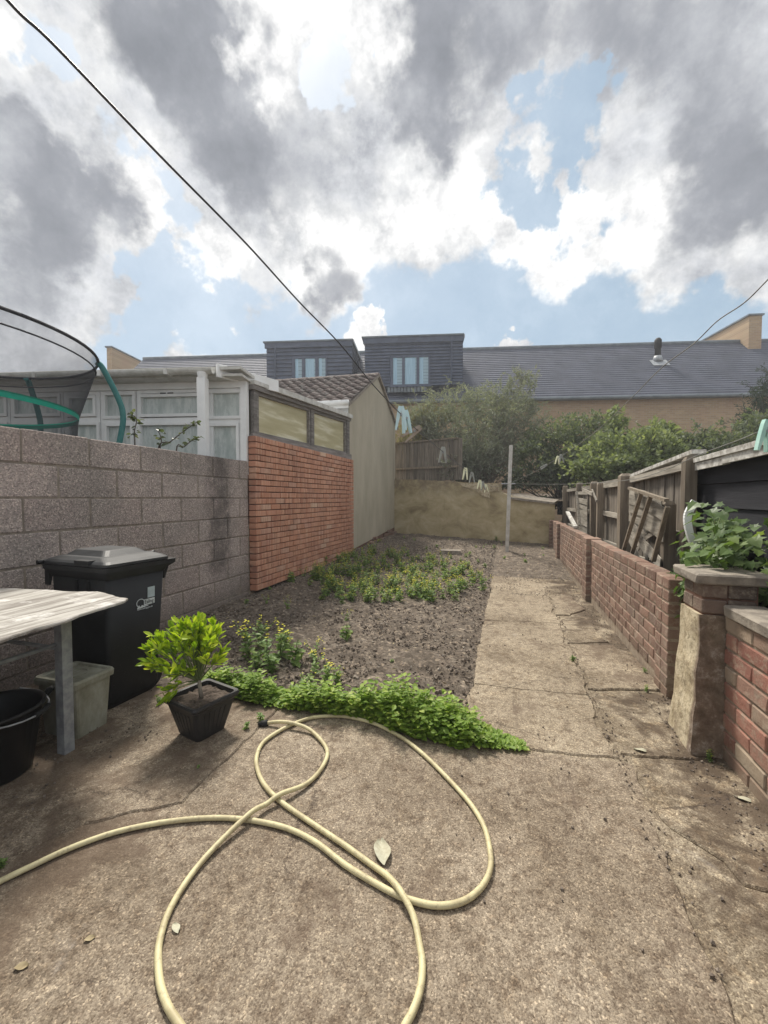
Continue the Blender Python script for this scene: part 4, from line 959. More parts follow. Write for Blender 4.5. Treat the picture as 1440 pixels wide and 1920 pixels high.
# ================================================================== CLOTHES POST AND LINES
pb = gp(950, 1036, .10); Zp = (pb-EYE).dot(FW); ptop = pt(958, 835, Zp*1.0)
cp = MB(); cp.loft([[(pb.x+sx*.036+(ptop.x-pb.x)*k, pb.y+sy*.036, z_) for sx, sy in ((-1,-1),(1,-1),(1,1),(-1,1))] for k, z_ in ((0, -.1), (.5, (ptop.z)/2), (1, ptop.z-.01))])
cpo = thing('clothes_post', 'tall pale concrete washing line post standing near the back wall', 'post', (pb.x, pb.y, pb.z))
cp.build('post', simple('pale concrete post', (.62, .60, .56), (.46, .44, .40), 12, .9, .4), cpo)
mb = MB(); mb.tube([pt(940, 907, Zp-.05), pt(966, 907, Zp-.05)], .012, 8); mb.build('hook', 'steel', cpo)
AT = pt(953, 907, Zp-.06)
ATc = ((953-720)/FPX*(Zp-.06), Zp-.06)
def line_pts(px_list, near):      # near = (px, Z) fixes the plan line to the post
    Xn = (near[0]-720)/FPX*near[1]; Zn = near[1]; out = []
    for px, py in px_list:
        t_ = (px-720)/FPX; dX, dZ = ATc[0]-Xn, ATc[1]-Zn; k = (t_*Zn-Xn)/(dX-t_*dZ); out.append(pt(px, py, Zn+k*dZ))
    return out
def catmull(P, n=8):
    P = [Vector(p) for p in P]; P = [P[0]*2-P[1]]+P+[P[-1]*2-P[-2]]; out = []
    for i in range(1, len(P)-2):
        for j in range(n):
            t_ = j/n; a_, b_, c_, d_ = P[i-1:i+3]
            out.append(.5*((2*b_)+(c_-a_)*t_+(2*a_-5*b_+4*c_-d_)*t_*t_+(3*b_-a_-3*c_+d_)*t_**3))
    out.append(P[-2]); return out
l1 = line_pts([(-260, -330), (10, -4), (105, 88), (300, 292), (460, 455), (560, 565), (640, 648), (700, 722), (755, 780), (792, 815), (832, 848), (875, 882), (905, 903), (930, 912)], (755, 1.5))+[AT]
mb = MB(); mb.tube(catmull(l1), .0016, 6); single('washing_line', mb, 'cable', 'dark washing line crossing the sky from the top left corner down to the post', 'washing line', l1[-1], smooth=True)
l3 = line_pts([(1560, 400), (1440, 524), (1395, 568), (1345, 602), (1300, 645), (1240, 690), (1180, 750), (1110, 815), (1048, 858), (1015, 878), (985, 893)], (1048, 4.1))+[AT]
mb = MB(); mb.tube(catmull(l3), .0022, 6); single('washing_line', mb, 'cord', 'pale wavy cord rising from the post to the upper right edge', 'washing line', l3[-1], smooth=True)
l2 = line_pts([(1560, 750), (1440, 802), (1380, 827), (1310, 853), (1250, 880), (1190, 898), (1120, 905), (1040, 908)], (1437, 1.3))+[AT]
mb = MB(); mb.tube(catmull(l2), .0016, 6); single('washing_line', mb, 'cord', 'thin slack cord running low from the post above the fence to the right edge', 'washing line', l2[-1], smooth=True)
PEGM = {}
def pegmesh():
    a = MB(); a.loft([[(x*s*.5, y*.006, z) for x, y in ((-1,-1),(1,-1),(1,1),(-1,1))] for s, z in ((.010, .012), (.013, 0), (.012, -.03), (.009, -.055), (.006, -.074))])
    return a.mesh('peg_leg')
pegleg = pegmesh()
def peg(p, m, label, ang=.20, rot=0.0, tilt=0.0, group=None, s=1.0):
    o = thing('clothes_peg', label, 'clothes peg', tuple(p), group); o.rotation_euler = (0, tilt, rot); o.scale = (s,)*3
    for k, sg in enumerate((-1, 1)):
        me = PEGM.get(m)
        if me is None: me = pegleg.copy(); me.materials.append(MT[m]); PEGM[m] = me
        l = bpy.data.objects.new('leg', me); COL.objects.link(l); l.parent = o; l.location = (sg*.006, sg*.001, 0); l.rotation_euler = (0, -sg*ang, 0)
    if 'spr' not in PEGM:
        mb = MB(); mb.tube([(0, -.009, -.018), (0, .009, -.018)], .004, 8); me = mb.mesh('spring'); me.materials.append(MT['steel']); PEGM['spr'] = me
    l = bpy.data.objects.new('spring', PEGM['spr']); COL.objects.link(l); l.parent = o
L1 = lambda px, py: line_pts([(px, py)], (755, 1.5))[0]
L3 = lambda px, py: line_pts([(px, py)], (1048, 4.1))[0]
peg(L1(752, 768), 'blue_peg', 'pale blue peg, the larger left one of the bunch by the outbuilding roof', .17, YAW, 0)
peg(L1(760, 775), 'blue_peg', 'pale blue peg, the right one of the bunch by the outbuilding roof', .14, YAW+.5, -.12)
peg(L1(784, 804), 'wood_peg', 'wooden peg swinging sideways on the line beside the pale blue pegs', .10, YAW, .95)
peg(L1(831, 842), 'grey_peg', 'grey peg on the line in front of the back fence', .18, YAW, .05)
peg(L1(873, 880), 'cream_peg', 'cream peg highest in the row above the ochre wall', .14, YAW, .05)
peg(L1(885, 888), 'grey_peg', 'grey white peg second in the row above the ochre wall', .2, YAW, 0)
peg(L1(900, 902), 'cream_peg', 'cream peg third in the row above the ochre wall, close to its neighbour', .16, YAW, .1)
peg(L1(905, 905), 'grey_peg', 'pale peg overlapping the third cream peg above the ochre wall', .2, YAW+.3, -.1)
peg(L1(911, 910), 'cream_peg', 'cream peg lowest in the row above the ochre wall', .2, YAW, -.1)
peg(L3(1046, 857), 'cream_peg', 'yellowish peg on the right hand cord in front of the dark shrubs', .2, YAW, .1)
peg(L3(1052, 854), 'grey_peg', 'white peg beside the yellowish peg on the right hand cord', .2, YAW, -.1)
peg(L3(1024, 872), 'grey_peg', 'pale peg lying along the cord just right of the post', .08, YAW, 1.0)
peg(line_pts([(1437, 796)], (1437, 1.3))[0], 'mint_peg', 'mint green peg on the slack cord at the right edge', .12, YAW, .15, s=1.15)

# ================================================================== TRAMPOLINE
TC = Vector((-4.71, 2.20, 0)); TR = 1.265; TH = 1.22+1.35
tr_ = thing('trampoline', 'round trampoline with dark safety net and teal poles behind the block wall', 'trampoline', (TC.x, TC.y, 0))
def circ(r, z, n=64, dz=0.0): return [Vector((TC.x+r*math.cos(2*math.pi*k/n), TC.y+r*math.sin(2*math.pi*k/n), z-dz*(abs(math.sin(3*2*math.pi*k/n+.9))))) for k in range(n+1)]
mb = MB(); mb.tube(circ(TR, TH), .014, 6); mb.build('top_ring', 'net_edge', tr_, True)
mb = MB(); mb.tube(circ(TR-.02, TH-.105), .007, 6); mb.build('hem', 'net_edge', tr_, True)
mb = MB(); n = 64
def band(r0, z0, r1, z1, name, m):
    mb = MB(); a_ = circ(r0, z0)[:-1]; b_ = circ(r1, z1)[:-1]; mb.loft([a_, b_], cap=False); return mb.build(name, m, tr_, True)
band(TR-.005, TH-.01, TR-.02, TH-.105, 'sleeve', 'net'); band(TR-.02, TH-.105, 1.10, 2.0, 'net', 'net'); band(1.10, 2.0, 1.02, 1.0, 'net', 'net')
band(1.105, 2.025, 1.10, 1.975, 'band', 'green_band')
mb = MB(); mb.lathe((TC.x, TC.y, 0), [(.0, .86), (1.02, .87), (1.2, .88), (1.2, .83), (0, .82)], 48); mb.build('bed', 'black_plastic', tr_, True)
ang0 = math.atan2(3.18-2.20, -3.91+4.71)
for k in range(5):
    a_ = ang0+R(-78, )*0+R((0, 62, 140, 215, 285)[k]); e = Vector((math.cos(a_), math.sin(a_), 0))
    P = [TC+e*(TR-.01)+EZ*TH, TC+e*(TR+.04)+EZ*(TH-.06), TC+e*(TR+.16)+EZ*(TH-.33), TC+e*(TR+.20)+EZ*(TH-.52), TC+e*(TR+.16)+EZ*(TH-.8), TC+e*(TR+.0)+EZ*.9, TC+e*(TR)+EZ*.0]
    mb = MB(); mb.tube(catmull(P, 5), .028, 10); mb.build('pole', 'teal', tr_, True)

# ================================================================== BIN
N0 = gp(205, 1338); e1 = (gp(276, 1297)-N0).normalized(); e1 = Vector((math.cos(R(86)), math.sin(R(86)), 0)); e2 = Vector((-e1.y, e1.x, 0))  # e1 away along label face, e2 to the wall
bn = thing('wheelie_bin', 'black wheelie bin with white council logo standing against the block wall', 'bin', tuple(N0+e1*.2+e2*.25))
HZ = .82
def ringr(cx, cy, hx, hy, z, r=.03, n=4):
    out = []
    for sx, sy, a0 in ((1, 1, 0), (-1, 1, 90), (-1, -1, 180), (1, -1, 270)):
        for k in range(n+1):
            a_ = R(a0+90*k/n); x = cx+sx*(hx-r)+r*math.cos(a_); y = cy+sy*(hy-r)+r*math.sin(a_); out.append(N0+e1*x+e2*y+EZ*z)
    return out
BCX, BCY = .197, .242
mb = MB(); mb.loft([ringr(BCX-.018, BCY+.01, .155, .21, .0), ringr(BCX-.015, BCY+.008, .172, .225, .05), ringr(BCX-.01, BCY+.005, .178, .23, .3), ringr(BCX, BCY, .192, .242, HZ-.05, .025)]); mb.build('body', 'bin', bn, True)
mb = MB(); mb.loft([ringr(BCX, BCY, .195, .245, HZ-.065, .02), ringr(BCX+.0, BCY, .205, .255, HZ-.045, .02), ringr(BCX+.022, BCY+.01, .238, .275, HZ-.02, .015), ringr(BCX+.022, BCY+.01, .24, .277, HZ+.006, .015), ringr(BCX, BCY, .20, .25, HZ+.006, .02)], cap=False); mb.build('rim', 'bin', bn)
mb = MB(); mb.loft([ringr(BCX-.0, BCY+.012, .215, .275, HZ+.010, .03), ringr(BCX-.0, BCY+.012, .215, .275, HZ+.026, .03), ringr(BCX-.0, BCY+.015, .20, .255, HZ+.038, .03), ringr(BCX+.01, BCY+.03, .17, .20, HZ+.054, .03), ringr(BCX+.01, BCY+.035, .145, .175, HZ+.057, .03), ringr(BCX+.015, BCY+.045, .11, .14, HZ+.085, .03), ringr(BCX+.015, BCY+.045, .10, .13, HZ+.087, .03)]); lid = mb.build('lid', 'lid', bn)
mb = MB(); q = lambda x, y, z: N0+e1*x+e2*y+EZ*z
mb.obox(N0, e1, e2, EZ, (-.03, .10, HZ+.02), (.02, .22, HZ+.045)); mb.build('lid_grip', 'bin', lid)
mb = MB(); mb.tube([q(-.04, .53, HZ+.018), q(.03, .53, HZ+.018)], .014, 8); mb.build('hinge_knob', 'bin', lid)
mb = MB(); mb.tube([q(.37, .12, HZ+.035), q(.41, .12, HZ+.05)], .010, 8); mb.build('hinge_knob', 'bin', lid)
for (x, y, dx, dy) in ((.435, .02, .04, .02), (.435, .44, .04, .02), (.03, .475, .02, .04), (.38, .475, .02, .04)):
    mb = MB(); mb.hexa([q(x-.04, y, HZ-.12), q(x-.03, y, HZ-.12), q(x-.03, y+dy, HZ-.12), q(x-.04, y+dy, HZ-.12), q(x-.04, y, HZ-.02), q(x+dx-.03, y, HZ-.02), q(x+dx-.03, y+dy, HZ-.02), q(x-.04, y+dy, HZ-.02)]); mb.build('bracket', 'bin', bn)
for (x) in (.14, .24):
    mb = MB(); mb.obox(N0, e1, e2, EZ, (-.004, x, HZ-.16), (.02, x+.018, HZ-.075)); mb.build('rib', 'bin', bn)
mb = MB(); 
for yy in (.05, .44):
    mb = MB(); c_ = q(.31, yy, .09); mb.tube([c_, c_+e2*.05], .09, 16); mb.build('wheel', 'rubber', bn, True)
# printed council logo on the label face
fx = e1.copy(); fn_ = -e2
cur = []
def face_pt(u, z):       # u along face from near corner, on the sloping face
    k = z/(HZ-.05); y = .262-(.235+(.262-.235)*k)+ (1-k)*.02
    return None
def textobj(s, size, u, z, m, name, out=.004, xs=1.0):
    cu = bpy.data.curves.new('lettering', 'FONT'); cu.body = s; cu.size = size; cu.extrude = .0006
    ob = bpy.data.objects.new('lettering', cu); COL.objects.link(ob); dg_ = bpy.context.evaluated_depsgraph_get(); me = bpy.data.meshes.new_from_object(ob.evaluated_get(dg_)); bpy.data.objects.remove(ob)
    o = put(name, me, m, bn); place(o, u, z, out, xs); return o
yk = lambda z: (.028-.262+.262) if False else None
def fy(z):          # distance of the body face from N0 along e2 at height z
    ks = [(.05, BCY+.008-.225), (.3, BCY+.005-.23), (HZ-.05, BCY-.242)]
    for (z0_, y0_), (z1_, y1_) in zip(ks, ks[1:]):
        if z <= z1_: return y0_+(y1_-y0_)*(z-z0_)/(z1_-z0_)
    return ks[-1][1]
def place(o, u, z, out=.004, xs=1.0):
    dz = Vector((0, 0, 1))+e2*((fy(z+.05)-fy(z))/.05); dz.normalize(); nn = e1.cross(dz).normalized()
    M4 = Matrix((e1*xs, dz, nn)).transposed().to_4x4(); p = N0+e1*u+e2*(fy(z))+EZ*z+nn*out
    o.data.transform(Matrix.Translation(p-W[o]) @ M4)
def flat(poly, u, z, m, name, out=.003):
    mb = MB(); n = len(poly); mb.add([(x, y, 0) for x, y in poly]+[(x, y, .0008) for x, y in poly], [tuple(range(n, 2*n))]+[(i, (i+1) % n, n+(i+1) % n, n+i) for i in range(n)])
    o = mb.build(name, m, bn); place(o, u, z, out); return o
LU, LZ = .19, .56
flat([(.0, 0), (.075, 0), (.075, .036), (.0, .036)], LU+.045, LZ, 'white_print', 'logo_plate')
textobj('Ealing', .033, LU+.049, LZ+.009, 'black_print', 'logo_lettering', .0046, .82)
circ_ = [(.028*math.cos(a_)*(1), .026*math.sin(a_)) for a_ in np.linspace(R(20), R(290), 18)]
ringp = circ_+[(x*.86, y*.86) for x, y in circ_[::-1]]
flat(ringp, LU+.022, LZ+.02, 'white_print', 'logo_ring')
flat([(0, -.006), (.012, .010), (.02, -.004), (.032, .008), (.045, 0), (.075, 0), (.075, -.005), (.0, -.012)], LU, LZ-.002, 'white_print', 'logo_wave')
textobj('www.ealing.gov.uk', .0145, LU+.0, LZ-.022, 'white_print', 'logo_lettering', .003, .98)
flat([(0, 0), (.05, 0), (.05, .066), (0, .066)], LU+.070, LZ+.042, 'pale_print', 'label_patch')

# ================================================================== TABLE
tb = thing('outdoor_table', 'old table with a flaking curved white board top and steel legs', 'table', (-2.4, 1.0, 0))
c0 = gp(257, 1119, .72); cfar = Vector((-2.93, c0.y+.0, .72)); zT = .72
mb = MB(); nn_ = 14; top = []; poly = []
f0 = gp(0, 1200, .72); fdir = (f0-c0).normalized()
poly = [(c0.x, c0.y)] 
e_ = [(c0.x-.10, c0.y-.0), (c0.x-.30, c0.y+.025), (c0.x-.5, c0.y-.005), (c0.x-.7, c0.y-.04), (-2.93, c0.y-.03)]
poly = [(c0.x+fdir.x*2.2, c0.y+fdir.y*2.2), (c0.x+fdir.x*.05, c0.y+fdir.y*.05), (c0.x-.01, c0.y-.004)]+e_+[(-2.93, c0.y-2.1)]
pr_ = ragged(poly, .003, .04); pin = shrink(pr_, .003)
n = len(pr_); V = [(x, y, zT) for x, y in pin]+[(x, y, zT-.004) for x, y in pr_]+[(x, y, zT-.012) for x, y in pr_]
mb.add(V, [tuple(range(n))]+[(i, n+i, n+(i+1) % n, (i+1) % n) for i in range(n)]+[(n+i, 2*n+i, 2*n+(i+1) % n, n+(i+1) % n) for i in range(n)]+[tuple(range(3*n-1, 2*n-1, -1))])
me = mb.mesh('tabletop'); bm = bmesh.new(); bm.from_mesh(me); bmesh.ops.triangulate(bm, faces=[f for f in bm.faces if len(f.verts) > 4]); bmesh.ops.recalc_face_normals(bm, faces=bm.faces[:]); bm.to_mesh(me); bm.free()
put('tabletop', me, 'board_wood', tb)
LG = gp(124, 1409); lt_ = Vector((LG.x+.0, LG.y, 0))
def leg(x, y):
    mb = MB(); mb.box(x-.024, x+.024, y-.024, y-.020, 0, zT-.02); mb.box(x+.020, x+.024, y-.020, y+.024, 0, zT-.02); mb.box(x-.024, x-.020, y-.02, y+.024, 0, zT-.02); mb.box(x-.02, x+.02, y+.02, y+.0238, 0, zT-.02); mb.build('leg', 'steel', tb)
leg(LG.x, LG.y); leg(-2.80, LG.y); leg(LG.x, -.3); leg(-2.80, -.3)
mb = MB(); mb.tube([(LG.x-.02, LG.y-.02, .525), (LG.x-.02, -.28, .525)], .011, 8); mb.build('rail', 'steel', tb, True)
mb = MB(); mb.tube([(-2.80, LG.y-.02, .525), (-2.80, -.28, .525)], .011, 8); mb.build('rail', 'steel', tb, True)
mb = MB(); mb.box(LG.x-.02, LG.x+.01, -.28, LG.y-.024, zT-.05, zT-.019); mb.build('apron', 'steel', tb)
mb = MB(); mb.box(-2.78, LG.x-.024, LG.y-.012, LG.y+.012, zT-.05, zT-.019); mb.build('apron', 'steel', tb)
mb = MB(); mb.tube([(-2.78, LG.y, .5), (LG.x-.024, LG.y, .5)], .010, 8); mb.build('rail', 'steel', tb, True)

# ================================================================== STORAGE TUB
bx = thing('storage_tub', 'algae stained pale plastic lidded box under the table beside the bin', 'box', (-2.17, 1.61, 0))
rr = lambda x0, x1, y0, y1, z, r=.02: [(cx_+r*math.cos(R(a0+30*k)), cy_+r*math.sin(R(a0+30*k)), z) for cx_, cy_, a0 in ((x1-r, y1-r, 0), (x0+r, y1-r, 90), (x0+r, y0+r, 180), (x1-r, y0+r, 270)) for k in range(4)]
x0, x1, y0, y1 = -2.32, -2.055, 1.505, 1.71
mb = MB(); mb.loft([rr(x0+.02, x1-.015, y0+.015, y1-.015, .0), rr(x0+.0, x1, y0, y1, .27)]); mb.build('tub', 'box_plastic', bx)
mb = MB(); mb.loft([rr(x0-.012, x1+.01, y0-.01, y1+.012, .262), rr(x0-.014, x1+.012, y0-.012, y1+.014, .288), rr(x0-.008, x1+.006, y0-.006, y1+.008, .300), rr(x0+.008, x1-.01, y0+.01, y1-.008, .300), rr(x0+.014, x1-.016, y0+.016, y1-.014, .290)]); mb.build('lid', 'box_plastic', bx)
mb = MB(); mb.lathe(((x0+x1)/2, (y0+y1)/2, .290), [(.06, 0), (.06, .004), (.055, .004), (.055, 0)], 24); mb.build('lid_ring', 'box_plastic', bx)

# ================================================================== BUCKET
bc = Vector((-2.16, 1.22, 0)); bk2 = thing('bucket', 'black rubber bucket with a wire handle at the left edge under the table', 'bucket', tuple(bc))
mb = MB(); mb.lathe(bc, [(0, 0), (.125, 0), (.135, .01), (.175, .28), (.187, .285), (.187, .30), (.178, .302), (.168, .285), (.13, .02), (0, .015)], 32); mb.build('bucket', 'black_plastic', bk2, True)
hp = [bc+Vector((.185*math.cos(a_), .185*math.sin(a_), .285-.02+.05*0)) for a_ in (0,)]
P = []
for k in range(13):
    a_ = R(-60+k*180/12); r_ = .197; P.append(bc+Vector((r_*math.cos(a_), r_*math.sin(a_), .30-.035*math.sin(math.pi*k/12))))
mb = MB(); mb.tube(P, .004, 8); hd = mb.build('handle', 'steel', bk2, True)
mb = MB(); mb.tube([P[5], P[6], P[7]], .011, 8); mb.build('grip', 'rubber', hd, True)
tv_ = thing('trowel', 'dark handled trowel leaning on the rim of the black bucket', 'trowel', tuple(pt(78, 1318, 1.98)))
mb = MB(); mb.tube([pt(72, 1322, 1.97), pt(82, 1308, 1.99), pt(93, 1293, 2.0), pt(99, 1289, 2.0)], [.010, .011, .016, .012], 10); mb.build('grip', 'rubber', tv_, True)
mb = MB(); mb.tube([pt(74, 1322, 1.97), pt(55, 1335, 1.95), pt(40, 1345, 1.93)], .004, 8); mb.build('shaft', 'steel', tv_, True)

# ================================================================== POTTED SHRUB
PC = Vector((-1.52, 1.77, 0)); pot = thing('potted_shrub', 'bright green leafy shrub in a square charcoal plastic pot on the patio', 'potted plant', tuple(PC))
ca, sa = math.cos(R(-15)), math.sin(R(-15)); pe1 = Vector((ca, sa, 0)); pe2 = Vector((-sa, ca, 0))
def sqr(h, z, r=.02):
    return [PC+pe1*(cx_+r*math.cos(R(a0+30*k)))+pe2*(cy_+r*math.sin(R(a0+30*k)))+EZ*z for cx_, cy_, a0 in ((h-r, h-r, 0), (-h+r, h-r, 90), (-h+r, -h+r, 180), (h-r, -h+r, 270)) for k in range(4)]
mb = MB(); mb.loft([sqr(.080, .0), sqr(.084, .01), sqr(.121, .165), sqr(.134, .176), sqr(.138, .19), sqr(.134, .20), sqr(.119, .198), sqr(.115, .165)], cap=True); pm = mb.build('pot', 'pot', pot)
for s_ in range(4):
    ax = (pe1, pe2, -pe1, -pe2)[s_]; ay = (pe2, -pe1, -pe2, pe1)[s_]
    for k in range(5):
        if k in (0, 4): w0, w1 = .006, .009
        else: w0, w1 = .010, .013
        c = -.055+.0275*k; mb = MB()
        lo_ = PC+ax*.086+ay*(c*.8)+EZ*.03; hi_ = PC+ax*.1145+ay*c*1.1+EZ*.145
        mb.bar(lo_, hi_, .012, .008, side=ax); mb.build('rib', 'pot', pm)
mb = MB(); nn_ = 12; V = [PC+pe1*(-.114+.228*i/nn_)+pe2*(-.114+.228*j/nn_)+EZ*(.178+.012*mn.noise(Vector((i*.9, j*.9, 0)))) for j in range(nn_+1) for i in range(nn_+1)]
mb.add(V, [(j*(nn_+1)+i, j*(nn_+1)+i+1, (j+1)*(nn_+1)+i+1, (j+1)*(nn_+1)+i) for j in range(nn_) for i in range(nn_)]); mb.build('soil', 'soil_pot', pm)
base = PC+EZ*.17; brs = MB(); tips = []
tk = MB(); tk.tube([base, base+Vector((-.01, 0, .05)), base+Vector((-.02, .005, .10))], [.012, .010, .009], 8); tk.build('trunk', 'twig', pot, True)
start = base+Vector((-.02, .005, .09))
rb = random.Random(3)
SC = PC+Vector((-.085, .0, .40))
for i in range(64):
    a_ = rb.uniform(0, 2*math.pi); el = rb.uniform(-.25, 1.45); k_ = rb.uniform(.8, 1.0)
    tgt = SC+Vector((math.cos(a_)*math.cos(el)*.225*k_, math.sin(a_)*math.cos(el)*.20*k_, math.sin(el)*.19*k_-.0))
    if i < 3: tgt = [base+Vector((-.14, -.10, .06)), base+Vector((-.10, -.14, .04)), base+Vector((-.19, -.02, .10))][i]
    mid_ = start.lerp(tgt, .5)+Vector((rb.uniform(-.02, .02), rb.uniform(-.02, .02), .02)); c_ = catmull([start, mid_, tgt], 4); brs.tube(c_, [.004]*3+[.0025]*6 if len(c_) == 9 else .0028, 5); tips.append((c_, tgt))
brs.build('branches', 'stem', pot, True)
lv = []
for c_, tgt in tips:
    for k in range(13):
        f = rb.uniform(.5, 1.02); i_ = min(len(c_)-2, int(f*(len(c_)-1))); p = c_[i_].lerp(c_[i_+1], f*(len(c_)-1)-i_)
        d_ = (tgt-start).normalized()+Vector((rb.gauss(0, .6), rb.gauss(0, .6), rb.gauss(.25, .5))); lv.append((p, d_.normalized(), rb.uniform(.038, .068)))
rb.shuffle(lv)
LF = ([(0,0,0),(.17,.3,.04),(-.17,.3,.04),(.2,.6,.05),(-.2,.6,.05),(.1,.86,.02),(-.1,.86,.02),(0,1,-.05),(0,.5,-.01)], [(0,1,8),(0,8,2),(1,3,8),(2,8,4),(3,5,8),(4,8,6),(5,7,8),(6,8,7)])
lme = MB().add(*LF).mesh('leaf'); lme.materials.append(MT['citrus_o'])
def orient(d_, roll): 
    q_ = Vector(d_).to_track_quat('Y', 'Z'); return (q_.to_matrix() @ Matrix.Rotation(roll, 3, 'Y')).to_euler()
lv.sort(key=lambda l: (l[0]-EYE).length)
for p, d_, s_ in lv[:290]: put('leaf', lme, None, pot, p, tuple(orient(d_, rb.uniform(-1, 1))), (s_,)*3)
rest = lv[290:]
P_ = np.array([l[0] for l in rest]); A__ = np.array([l[1] for l in rest]); Nn = unit(len(rest)); Nn[:, 2] = abs(Nn[:, 2])+.6
put('foliage', instmesh('foliage', [(*LF, P_, A__, Nn, np.array([l[2] for l in rest]))]), 'citrus', pot)['kind'] = 'stuff'

# ================================================================== HOSE
hs = [(-60,1690,0),(0,1659,0),(60,1630,0),(130,1597,0),(210,1568,0),(290,1550,0),(375,1540,0),(450,1541,0),(530,1556,0),(590,1584,0),(650,1630,0),(720,1672,0),(762,1692,0),(820,1705,0),(870,1696,0),(905,1667,0),(920,1630,0),(917,1590,0),(905,1550,0),(880,1510,0),(840,1465,0),(795,1420,0),(750,1385,0),(700,1360,0),(650,1348,0),(605,1347,0),(572,1353,0),(530,1371,0),(494,1396,0),(481,1425,0),(485,1455,0),(500,1482,0),(530,1511,0),(580,1546,0),(645,1590,0),(700,1630,0),(728,1656,.5),(751,1690,1),(775,1730,.4),(787,1780,0),(792,1820,0),(786,1870,0),(765,1922,0),(700,2020,0),(560,2070,0),(420,2030,0),(333,1925,0),(305,1870,0),(297,1820,0),(300,1770,0),(320,1710,0),(360,1645,0),(410,1590,.3),(470,1539,1),(500,1518,.6),(526,1503,1),(575,1476,.2),(605,1442,0),(613,1410,0),(587,1379,.3),(560,1369,.9),(530,1364,1),(505,1361,.3),(492,1361,0)]
HR = .0095
hp = [gp(x, y) + EZ*(HR+.002+h*HR*2.05) for x, y, h in hs]
mb = MB(); mb.tube(catmull(hp, 6), HR, 10); ho = thing('garden_hose', 'cream garden hose looped on the patio', 'hose', tuple(gp(615, 1440)))
mb.build('tube', 'hose', ho, True)
mb = MB(); d_ = (hp[-1]-hp[-2]).normalized(); mb.tube([hp[-1]-d_*.03, hp[-1]-d_*.028, hp[-1]+d_*.005, hp[-1]+d_*.006, hp[-1]+d_*.02], [.012, .0165, .0165, .0135, .012], 12); mb.build('connector', 'rubber', ho, True)

# ================================================================== DRY LEAF and scraps
def scrap(px, py, s_, m, label, cat, name, rz=0.0, n=9):
    c = gp(px, py); mb = MB(); V = []; F = []
    nx_, ny_ = 6, 8
    for j in range(ny_+1):
        for i in range(nx_+1):
            v_ = j/ny_; w_ = math.sin(math.pi*min(1, v_*.92+.04))**.8*.42; u_ = (i/nx_-.5)*2
            V.append(Vector(((u_*w_)*s_, (v_-.5)*s_*1.5, (.12*abs(u_)+.10*math.sin(v_*5+u_)+.06)*s_+.002)))
    F = [(j*(nx_+1)+i, j*(nx_+1)+i+1, (j+1)*(nx_+1)+i+1, (j+1)*(nx_+1)+i) for j in range(ny_) for i in range(nx_)]
    mb.add([Matrix.Rotation(rz, 3, 'Z') @ v for v in V], F); me = mb.mesh(name, True); return tag(put(name, me, m, None, c), label, cat)
scrap(717, 1600, .07, 'dry_leaf', 'pale curled dry leaf lying between the loops of the hose', 'leaf', 'dry_leaf', R(25))
scrap(330, 1742, .025, 'dry_leaf', 'small twisted pale leaf just inside the left hose loop', 'leaf', 'dry_leaf', R(60))
scrap(168, 1762, .018, 'litter', 'small tan leaf left of the big hose loop, the upper of two', 'leaf', 'dry_leaf', R(-50))
scrap(40, 1815, .022, 'litter', 'small tan leaf near the left edge, the lower of two', 'leaf', 'dry_leaf', R(-60))
scrap(1392, 1500, .035, 'dry_leaf', 'white flake lying on the broken concrete at the right', 'flake', 'paint_flake', R(70))
scrap(1200, 1408, .035, 'dry_leaf', 'white flake lying near the foot of the pillar', 'flake', 'paint_flake', R(80))
c = gp(845, 1034, .14)
single('paving_block', MB().obox((c.x, c.y, 0), (1, .1, 0), (-.1, 1, 0), (0, 0, 1), (-.20, -.12, .0), (.20, .12, .17)), 'coping', 'small grey concrete slab lying on the soil near the back', 'slab', tuple(c))

# ================================================================== STONES, CRUMBS, LITTER
ROCK = ([(0,0,.6),(.5,0,.1),(.1,.55,0),(-.5,.1,.1),(-.1,-.5,.05),(0,0,-.4)], [(0,1,2),(0,2,3),(0,3,4),(0,4,1),(5,2,1),(5,3,2),(5,4,3),(5,1,4)])
def scat(n, x0, x1, y0, y1, s0, s1, name, m, tmpl=ROCK, flat_=False, zoff=0.0, dens=None, pw=2.2):
    xs = rng.uniform(x0, x1, n); ys = y0+(y1-y0)*rng.uniform(0, 1, n)**1.35
    if dens is not None:
        k = np.array([dens(a, b) for a, b in zip(xs, ys)]) > rng.uniform(0, 1, n); xs, ys = xs[k], ys[k]
    n = len(xs); zs = np.array([ground_z(a, b) for a, b in zip(xs, ys)])+.012+zoff
    P = np.stack([xs, ys, zs], 1); A = unit(n); 
    if flat_: A[:, 2] *= .2
    Nn = unit(n); S = s0+(s1-s0)*rng.uniform(0, 1, n)**pw
    o = put(name, instmesh(name, [(*tmpl, P, A, Nn, S)]), m); o['kind'] = 'stuff'; return o
scat(2600, SX+.02, PX-.02, 2.35, 10.2, .008, .034, 'soil_stones', 'stone', pw=3)
scat(9000, SX+.02, PX-.01, 2.25, 10.2, .008, .04, 'soil_crumbs', 'clod', zoff=.0)
scat(1800, SX+.02, .95, 2.5, 10.3, .02, .06, 'straw_litter', 'litter', NARROW, True, .006, dens=lambda x, y: .25 if x < PX else (1 if y > 6.3 else 0))
edge = lambda x, y: (1 if (abs(x-.52) < .03 or x > .80 or (y > 5.4 and mn.noise(Vector((x*3, y*3, 0))) > -.05)) else .04)
scat(5200, PX, .955, 1.2, 6.9, .004, .016, 'path_grit', 'clod', dens=edge, zoff=-.008)
scat(1500, .5, 1.9, .5, 2.9, .004, .014, 'loose_grit', 'clod', dens=lambda x, y: .8 if x > .8 else .2, zoff=-.008)
